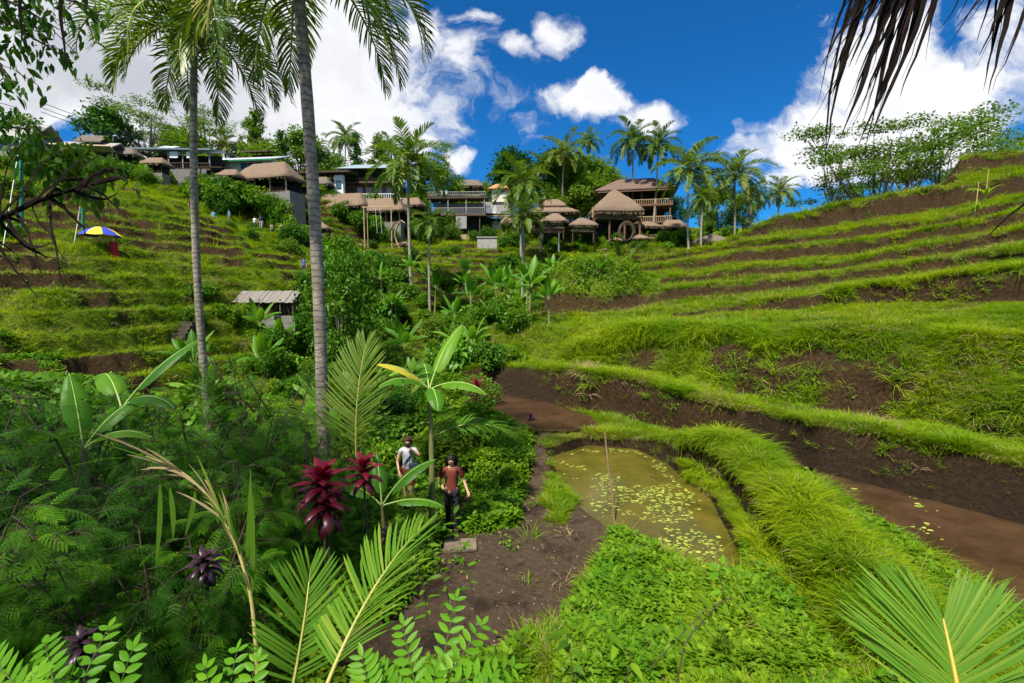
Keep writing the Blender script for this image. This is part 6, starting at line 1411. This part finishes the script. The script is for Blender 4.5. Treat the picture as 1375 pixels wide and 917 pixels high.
# cordylines and crotons
def rosette(lab, px, py, D, n_, L, W, mat_, hgt, cat='plant', nm='cordyline_plant', el0=1.3, tiers=1, group=None, droop=.8):
    p = P(px, py, D); z0 = Hs(p[0], D); t = link(nm, None, None, (p[0], D, z0)); tag(t, lab, cat, group)
    g = G(); tube(g, [(0, 0, -.1), (.02, 0, hgt*.5), (0, 0, p[2]-z0)], [.025, .02, .015], 7); link('stem', g.mesh('stem', [M_twig]), t)
    g = G(); K = n_; f = np.arange(K)/K; an = np.arange(K)*2.4; el = el0-1.5*f**.9; u = np.linspace(0, 1, 9); ll = L*(.75+.35*np.sin(math.pi*f))
    th = el[:, None]-droop*u[None]**1.4*(.5+f[:, None]); sg = (ll/8)[:, None]
    r_ = np.concatenate([np.zeros((K, 1)), np.cumsum(np.cos(th[:, 1:])*sg, 1)], 1); z_ = np.concatenate([np.zeros((K, 1)), np.cumsum(np.sin(th[:, 1:])*sg, 1)], 1)-(f*L*.9)[:, None]
    pts = np.stack([r_*np.cos(an)[:, None], r_*np.sin(an)[:, None], z_], -1); w = W*np.sin(math.pi*np.clip(u, .06, .98)**.75)**.7; w[-1] = .001
    ribbons(g, pts, np.broadcast_to(w, (K, 9)), np.stack([-np.sin(an), np.cos(an), 0*an], -1)[:, None], 0, np.clip(1.05-f+R.normal(0, .15, K), 0, 1), .45)
    link('leaves', g.mesh('leaves', [mat_]), t, (0, 0, p[2]-z0)); return t
rosette('tall crimson cordyline with broad glossy leaves in the thicket', 432, 640, 7.0, 30, .44, .075, M_red, 1, droop=1.1)
rosette('second crimson rosette lower in front of the tall cordyline', 438, 668, 6.8, 18, .40, .07, M_red, 1, el0=.9, droop=1.2)
rosette('darker crimson cordyline just right of the tall one', 488, 625, 7.6, 22, .36, .06, M_red, 1, droop=1.1)
rosette('dark purple leaved plant low beside the two walkers', 523, 712, 8.4, 34, .26, .035, M_purp, 1, el0=1.0, droop=1.5)
rosette('dark purple croton in the shade of the thicket', 275, 750, 5.2, 40, .24, .035, M_purp, 1, el0=1., droop=1.5)
rosette('near black croton at the bottom of the thicket', 110, 858, 3.4, 26, .16, .025, M_purp, .5, el0=1., droop=1.2)
rosette('small dark red plant on the bank beyond the banana plant', 640, 520, 18, 22, .7, .06, M_red, .8)
rosette('dark spiky plant at the edge of the brown pool', 712, 560, 17.6, 24, .38, .04, M_purp, .5, droop=1.5)
# banana plants close by
def near_banana(lab, px, pybase, D, pytop, leaves, r0=.07, cat='banana plant', stem=True, mats=None):
    """leaves: (azimuth, el, bend, L, W, torn, material index)"""
    b = P(px, pybase, D); z0 = Hs(b[0], D); tp = P(px, pytop, D); t = link('banana_plant', None, None, (b[0], D, z0)); tag(t, lab, cat)
    rel = np.array((0, 0, tp[2]-z0)); g = G(); tube(g, [(0, 0, -.1), rel*.5+(.03, 0, 0), rel], [r0, r0*.8, r0*.45], 10); link('stem', g.mesh('stem', [M_bstem]), t)
    for az, el, bd, L, W, tn, mi in leaves:
        g = banana_leaf(L, W, el, bd, tn, n_=30, tint=R.uniform(.3, .9), rr=.016); link('leaf', g.mesh('leaf', [(M_ban, M_banl)[mi], M_midrib]), t, rel+(0, 0, -.05), (0, 0, az))
    return t
near_banana('young banana plant with slim stem standing by the walkers', 579, 690, 9.4, 520, [(-.6, 1.15, .6, 1.25, .20, .10, 0), (1.2, .75, 1.3, 1.2, .26, .2, 0), (-1.9, .5, 1.2, 1.0, .20, .25, 0), (2.4, .7, 1.2, .95, .22, .15, 0), (1.9, .9, .9, .9, .24, .05, 1), (-2.8, .4, 1.5, .8, .18, .3, 0), (.3, .8, 1.2, 1.0, .2, .1, 0)])
near_banana('low banana plant with broad leaves left of the man in white', 514, 728, 8.6, 676, [(-1.1, 1.0, .9, 1.0, .20, .06, 0), (-1.5, .35, .9, .9, .15, .08, 0), (1.4, .8, 1.2, .9, .17, .05, 0), (.4, 1.2, .6, .8, .15, .0, 0)], .05)
near_banana('banana plant with huge upright leaf at the left edge of the thicket', 120, 700, 8.0, 600, [(.9, 1.3, .5, 1.1, .20, .15, 0), (-.5, 1.0, .9, 1.1, .20, .25, 0), (-1.6, .7, 1.2, 1.0, .2, .1, 0), (2.9, .9, 1., 1., .2, .2, 0)], .08)
near_banana('banana plant with leaning split leaves above the left thicket', 170, 640, 8.6, 545, [(-.7, .95, .5, 1.35, .22, .01, 0), (.9, .9, 1.2, 1.1, .22, .2, 0), (-1.9, .6, 1.2, 1.1, .2, .15, 0)], .08)
# the big tree left of the viewpoint whose boughs hang in at the top left and which shades the thicket
tg, cg = tree_mesh(91, 13, 4.6, 'round', .16, 6500)
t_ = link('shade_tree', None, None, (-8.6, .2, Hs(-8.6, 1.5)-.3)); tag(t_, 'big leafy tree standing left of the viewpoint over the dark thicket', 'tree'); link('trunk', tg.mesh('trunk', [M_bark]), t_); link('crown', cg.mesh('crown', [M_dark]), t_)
# the path boards and stake
g = G()
box(g, (0, 0, 0), (.62, .42, .05)); p = gp_(618, 728, 9.0); t_ = link('stepping_slab', g.mesh('stepping_slab', [solid('worn_slab', (.10, .075, .05), (.20, .16, .11), 5, .8, .3)]), None, (p[0], p[1], p[2]+.025), (0, 0, .1)); tag(t_, 'worn flat slab set in the path before the woman', 'slab')
a = PZ(825, 702, -.1); b = P(812, 580, 10.6); g = G(); d = b-a; a2 = a-d*.08
tube(g, np.array([a2, a+d*.3+(.01, 0, 0), a+d*.6, b])-a, [.022, .02, .02, .017], 8); tube(g, [d*.62-(0, 0, .03), d*.62+(0, 0, .03)], .028, 8); t_ = link('bamboo_stake', g.mesh('bamboo_stake', [solid('weathered_bamboo', (.13, .08, .045), (.28, .19, .11), 10, .7, .3)]), None, a); tag(t_, 'thin leaning bamboo stake standing in the small pond', 'stake')
# scattered dead leaves, stones
g = G(); K = 60; qx = R.uniform(-2.2, 2.0, K); qy = R.uniform(7, 12, K)
ok = polyd(qx, qy, PATH) < -.05; qx, qy = qx[ok], qy[ok]; qz = terrain(qx, qy); replicate(g, leaf_g(.07, .02, 4, .4, -.4), frames(R.normal(0, 1, (len(qx), 3))*np.array((1, 1, .1)))*R.uniform(.5, 1.3, len(qx))[:, None, None], np.stack([qx, qy, qz+.012], -1), .5)
tag(link('fallen_leaves', g.mesh('fallen_leaves', [M_dry])), 'a few dry leaves fallen on the dirt path', kind='stuff')
g = G(); K = 420; qx = R.uniform(-2.4, 3.2, K); qy = R.uniform(6.2, 16, K); ok = polyd(qx, qy, PATH) < .15; qx, qy = qx[ok], qy[ok]
pr = G(); an = np.linspace(0, math.pi, 5); tube(pr, np.stack([0*an, 0*an, .6*np.cos(an)], -1), np.sin(an)+.05, 6)
replicate(g, pr, frames(R.normal(0, 1, (len(qx), 3)))*(R.uniform(.004, .022, len(qx))**1.0)[:, None, None], np.stack([qx, qy, terrain(qx, qy)], -1), .5)
tag(link('pebbles', g.mesh('pebbles', [M_stone])), 'small pebbles and clods strewn on the dirt path', kind='stuff')
# straw heap on the second bank
p = P(790, 508, 20.2); g = G(); blades(g, 260, .7, .4, 1.1, .012, 1.2, .8, t=(.1, .9)); g2 = G(); st = G(); t_ = link('straw_heap', g.mesh('straw_heap', [M_dry]), None, (p[0], p[1], Hs(p[0], p[1])), (.3, 0, .4), (.9, .7, .6)); tag(t_, 'small heap of dry straw thrown over the grassy bank above the pool', 'straw heap')
p = PZ(868, 602, .5); g = G(); blades(g, 240, .6, .3, .8, .010, 1.3, .9, t=(.0, .6)); t_ = link('straw_heap', g.mesh('straw_heap', [M_dry]), None, (p[0], p[1], Hs(p[0], p[1])+.02), (-.3, 0, 0)); tag(t_, 'dry brown grass heap hanging over the far corner of the pond', 'straw heap')
# two tall maize-like plants on the upper right bank
for px, py, D, lab in [(1322, 262, 37, 'tall dried maize plant on the upper right bank'), (1308, 285, 33, 'green maize plant on the upper right bank')]:
    p = P(px, py, D); z0 = Hs(p[0], D); t_ = link('maize_plant', None, None, (p[0], D, z0)); tag(t_, lab, 'maize plant'); g = G(); tube(g, [(0, 0, 0), (.1, 0, 1.4), (.15, 0, 2.8)], [.05, .04, .02], 6); link('stem', g.mesh('stem', [M_cane]), t_)
    g = blades(G(), 16, .1, 1.0, 1.8, .07, .5, 1.9, t=(.5, 1), N_=7); link('leaves', g.mesh('leaves', [M_grass]), t_, (.05, 0, 1.0))
# ------------------------------------------------------------------ dead palm branch at the left
RC = [P(-60, 340, 2.3), P(-10, 298, 2.4), P(50, 270, 2.5), P(110, 250, 2.55), P(172, 238, 2.6)]; RC = np.array(RC)
t_ = link('dead_palm_branch', None, None, RC[0]); tag(t_, 'blackened dead palm branch with long bare leaflets reaching in from the left', 'branch'); g = G(); tube(g, RC-RC[0], [.016, .014, .011, .008, .004], 8); link('rachis', g.mesh('rachis', [M_deadp]), t_)
ENDS = [(-20, 170), (2, 196), (32, 214), (28, 262), (45, 178), (60, 210), (95, 200), (113, 212), (137, 204), (142, 232), (155, 222), (168, 228), (172, 246), (160, 255), (165, 232), (172, 296), (118, 318), (70, 345), (98, 368), (60, 388), (86, 395), (52, 400), (30, 372), (25, 345), (8, 352), (-10, 385), (40, 330), (76, 326), (-30, 400), (130, 262), (15, 235), (75, 232), (-40, 240), (100, 276), (125, 245)]
g = G()
for i, (px, py) in enumerate(ENDS):
    f = np.clip((px+60)/260.+R.normal(-.12, .08), .05, .95)*4; s0 = np.array([np.interp(f, np.arange(5), RC[:, j]) for j in range(3)]); e = P(px, py, 2.5+R.normal(0, .15)); u = np.linspace(0, 1, 9)[:, None]
    pp = s0+(e-s0)*u+np.array((R.normal(0, .03), 0, R.normal(.02, .03)))*np.sin(u*math.pi); pp = pp+R.normal(0, .003, (9, 3)); L = np.linalg.norm(e-s0)
    ribbons(g, (pp-RC[0])[None], np.array([[.015, .014, .012, .011, .010, .008, .007, .005, .001]])*R.uniform(.6, 1.1), (R.normal(0, .4), .3, 1), 0, .5, .5)
link('dry_leaflets', g.mesh('dry_leaflets', [M_deadp]), t_)
# second dead stalk crossing the right edge
a, b = P(1395, 262, 2.2), P(1324, 321, 2.3); u = np.linspace(0, 1, 8)[:, None]; g = G(); ribbons(g, ((b-a)*u+np.array((0, 0, .02))*np.sin(u*3))[None], np.array([[.006, .006, .006, .005, .005, .004, .003, .001]]), (0, .3, 1), 0, .5, .4); tube(g, [(0, 0, 0), (b-a)*.5+(0, 0, .02)], .003, 5); tag(link('dead_leaflet', g.mesh('dead_leaflet', [M_deadp]), None, a), 'single black dry leaflet poking in from the right edge', 'leaf')
# ------------------------------------------------------------------ dry thatch fringe hanging at the top right
base = P(1250, -140, 1.7); t_ = link('thatch_eave', None, None, base); tag(t_, 'dark dry palm thatch eave hanging down into the top right corner', 'thatch eave')
g = G(); tube(g, [P(1060, -150, 1.7)-base, P(1500, -120, 1.6)-base], .05, 8); link('eave_pole', g.mesh('eave_pole', [M_bamboo]), t_)
STR = [(1135, 1108, 205, 20, 1), (1140, 1107, 262, 12, 1), (1150, 1128, 190, 22, 0), (1165, 1160, 205, 16, 0), (1190, 1150, 200, 24, 0), (1200, 1165, 190, 18, 0), (1215, 1178, 160, 20, 0), (1215, 1172, 182, 8, 0), (1175, 1105, 86, 10, 0), (1170, 1074, 188, 5, 0), (1230, 1208, 130, 16, 0), (1240, 1243, 82, 10, 0), (1205, 1140, 140, 6, 0),
       (1150, 1118, 130, 26, 0), (1180, 1150, 110, 26, 0), (1195, 1190, 100, 24, 0), (1160, 1140, 90, 24, 0), (1300, 1268, 70, 10, 0), (1300, 1275, 45, 12, 0), (1310, 1320, 122, 26, 0), (1322, 1326, 126, 18, 0), (1345, 1332, 120, 10, 0), (1352, 1342, 95, 9, 0), (1370, 1362, 52, 9, 0), (1385, 1372, 40, 10, 0), (1335, 1315, 75, 22, 0), (1225, 1205, 70, 22, 0), (1255, 1262, 40, 14, 0), (1290, 1284, 30, 10, 0), (1400, 1395, 60, 20, 0), (1120, 1100, -10, 12, 0)]
g = G()
for (x0, x1, y1, wpx, _) in STR:
    D = 1.65+R.normal(0, .05)
    for c_ in range(3 if wpx > 12 else 1):
        n_ = 16; u = np.linspace(0, 1, n_); xo = R.normal(-8, wpx*.5) if c_ else 0; ye = y1-(R.uniform(20, 70) if c_ else 0); cv = R.normal(6, 12)
        px = x0+62+(x1+xo-x0-62)*u**.95+cv*np.sin(u*math.pi)+R.normal(0, .8, n_); py = -140+(ye+140)*u; pp = np.array([P(a_, b_, D+.02*c_+.05*math.sin(q_*3)) for a_, b_, q_ in zip(px, py, u)])-base
        w = wpx*(.5 if not c_ else .26)/FPX*D*.5*np.clip(1.15-u**1.8*1.12, .06, 1)*(1+.28*np.sin(u*17+x0)*R.uniform(.3, 1)); w[-1] = .0006
        ribbons(g, pp[None], w[None], (1., R.normal(0, .3), 0), 0, .5, .6)
link('dry_leaf_fringe', g.mesh('dry_leaf_fringe', [M_deadp]), t_)
# ------------------------------------------------------------------ overhanging leafy boughs at the top left
def bough(lab, polys, K, lL, lW, mat_, spread, seed):
    t = link('overhanging_bough', None, None, P(*polys[0][0])); tag(t, lab, 'bough'); o0 = P(*polys[0][0]); g, l = G(), G(); lp = leaf_g(lL, lW, 4, .3, .5)
    for pl in polys:
        C = np.array([P(*p) for p in pl]); n_ = len(C); tube(g, C-o0, np.linspace(.016, .004, n_), 6); kk_ = K//len(polys); f = R.random(kk_)*(n_-1)
        p0 = np.stack([np.interp(f, np.arange(n_), C[:, j]) for j in range(3)], -1)-o0+R.normal(0, spread, (kk_, 3)); d = R.normal(0, .5, (kk_, 3))+np.array((0, 0, -.6))
        replicate(l, lp, frames(d, roll=R.normal(0, .7, kk_))*R.uniform(.6, 1.2, kk_)[:, None, None], p0, .4)
        for q_ in range(14): i_ = R.integers(0, kk_); e = p0[i_]; j_ = int(f[i_]); tube(g, [C[j_]-o0, (C[j_]-o0+e)/2+(0, 0, .03), e], .003, 4, cap=False)
    link('twigs', g.mesh('twigs', [M_twig]), t); link('leaves', l.mesh('leaves', [mat_]), t)
bough('dark leafy bough hanging in at the top left corner', [[(-80, -40, 4), (-10, 20, 4), (60, 60, 4), (88, 78, 4)], [(-80, -60, 4), (20, -20, 4.1), (110, 5, 4.1), (132, 20, 4)], [(-60, 20, 4), (-20, 80, 4), (20, 112, 4)], [(-60, -30, 3.8), (30, 10, 3.9), (80, 40, 4)]], 560, .085, .019, M_jung, .10, 1)
bough('small leafy bough at the left edge above the dead branch', [[(-60, 150, 5), (-10, 168, 5), (30, 172, 5), (62, 186, 5)], [(-60, 120, 5), (-20, 140, 5), (8, 158, 5)]], 200, .09, .02, M_jung, .07, 2)
bough('green leafy bough over the far left roofs', [[(30, 190, 6), (70, 205, 6), (110, 225, 6), (150, 238, 6)], [(60, 210, 6), (90, 235, 6), (120, 250, 6)]], 420, .13, .035, M_jung, .14, 3)
g = G()
for x0, x1, y1 in [(30, 27, 62), (80, 86, 90)]:
    u = np.linspace(0, 1, 12); pp = np.array([P(x0+(x1-x0)*q_+2*math.sin(q_*9), -60+(y1+60)*q_, 3.6) for q_ in u]); ribbons(g, (pp-pp[0]*0)[None], np.array([np.interp(u, [0, .5, .9, 1], [.010, .014, .006, .001])]), (1, .2, 0), 0, .5, .4)
tag(link('hanging_streamers', g.mesh('hanging_streamers', [M_deadp])), 'long dark leaf strips hanging inside the top left bough', 'leaf strips')
# ------------------------------------------------------------------ labels of look-alikes: say which one by what it stands beside
from collections import defaultdict
LM = [(30, 200, 'the grey gable house'), (100, 210, 'the long tan-eaved stall'), (235, 205, 'the blue grey cafe'), (137, 320, 'the striped parasol'), (325, 215, 'the corrugated roof house'), (352, 240, 'the thatched dining hall'), (345, 400, 'the farm shed'), (232, 455, 'the stone steps'), (442, 245, 'the beam roof restaurant'), (500, 245, 'the two storey lodge'),
      (508, 300, 'the bamboo swing'), (614, 300, 'the lettered terrace'), (654, 330, 'the retaining wall'), (742, 280, 'the two tiered pavilion'), (722, 325, 'the viewing deck'), (841, 312, 'the egg shaped nest'), (852, 280, 'the three storey lodge'), (926, 300, 'the large full palm'), (560, 390, 'the bushy palm trunk'), (577, 430, 'the thin short-crowned palm'), (700, 380, 'the pair of grey stems'),
      (420, 420, 'the thick palm trunk'), (272, 440, 'the slim palm trunk'), (432, 660, 'the crimson cordyline'), (549, 640, 'the man in white'), (607, 660, 'the woman in red'), (345, 760, 'the dry cane frond'), (120, 620, 'the left banana plants'), (460, 830, 'the large bottom frond'), (700, 550, 'the brown pool'), (579, 560, 'the young banana plant'), (20, 830, 'the bottom left sprays'), (500, 500, 'the dark palm fronds'), (780, 420, 'the end of the terraces')]
byl = defaultdict(list)
for o in sc.objects:
    if o.parent is None and o.get('category') and o.get('group'): byl[o['label']].append(o)
def pix(o):
    v = o.location; y = v[1]; d = (v[2]+.8)-CZ; dep = y*cp-d*sp; return 687.5+v[0]/dep*FPX, 458.5-(y*sp+d*cp)/dep*FPX, y
for lab, os_ in byl.items():
    if len(os_) < 2: continue
    S = sorted(o.scale[0]/max(1, 1) for o in os_); n_ = len(S); cl = defaultdict(list)
    for o in os_:
        px, py, D = pix(o); sz = 'small ' if o.scale[0] <= S[n_//3] and S[-1] > 1.3*S[0] else 'large ' if o.scale[0] >= S[(2*n_)//3] and S[-1] > 1.3*S[0] else ''
        lx, ly, nm = min(LM, key=lambda l: math.hypot(l[0]-px, (l[1]-py)*1.2)); dx, dy = px-lx, py-ly
        wd_ = 'left of' if dx < 0 else 'right of'
        if abs(dy) > abs(dx)*1.2: wd_ = 'above' if dy < 0 else 'below'
        head = {'green garden shrub below the hillside houses': 'green garden shrub', 'leafy hedge shrub on the left hillside': 'leafy hedge shrub', 'dark feathery-leaved shrub crowded into the left foreground thicket': 'feathery-leaved thicket shrub', 'banana plant with broad pale leaves among the gully shrubs': 'pale banana plant',
                'banana plant at the foot of the left hillside': 'banana plant', 'leafy shrub at the foot of the left hillside': 'leafy shrub', 'slim dense tree right of the thick palm trunk': 'slim dense tree'}.get(lab, lab.replace(' among the gully plants', '').replace(' in the gully', '').replace(' between the palms and the path', '').replace(' under the feathery shrubs', '').replace(' beside the path', ''))
        cl[sz+head+' '+wd_+' '+nm].append((D, o))
    for L, l in cl.items():
        l.sort(key=lambda t: t[0])
        for i, (D, o) in enumerate(l):
            o['label'] = L if len(l) == 1 else (L+', '+(['nearest of them', 'farthest of them'][i] if len(l) == 2 else ['nearest of three', 'middle of three', 'farthest of three'][i] if len(l) == 3 else 'nearest of several' if i == 0 else 'farthest of several' if i == len(l)-1 else 'between nearest and farthest' if len(l) == 3 else 'in the midst of several'))
for o in sc.objects:
    if o.get('category') and len(o['label'].split()) > 16: o['label'] = o['label'].replace('leafy gully bush', 'gully bush').replace('in the midst of several', 'amid several').replace('between nearest and farthest', 'middle one')
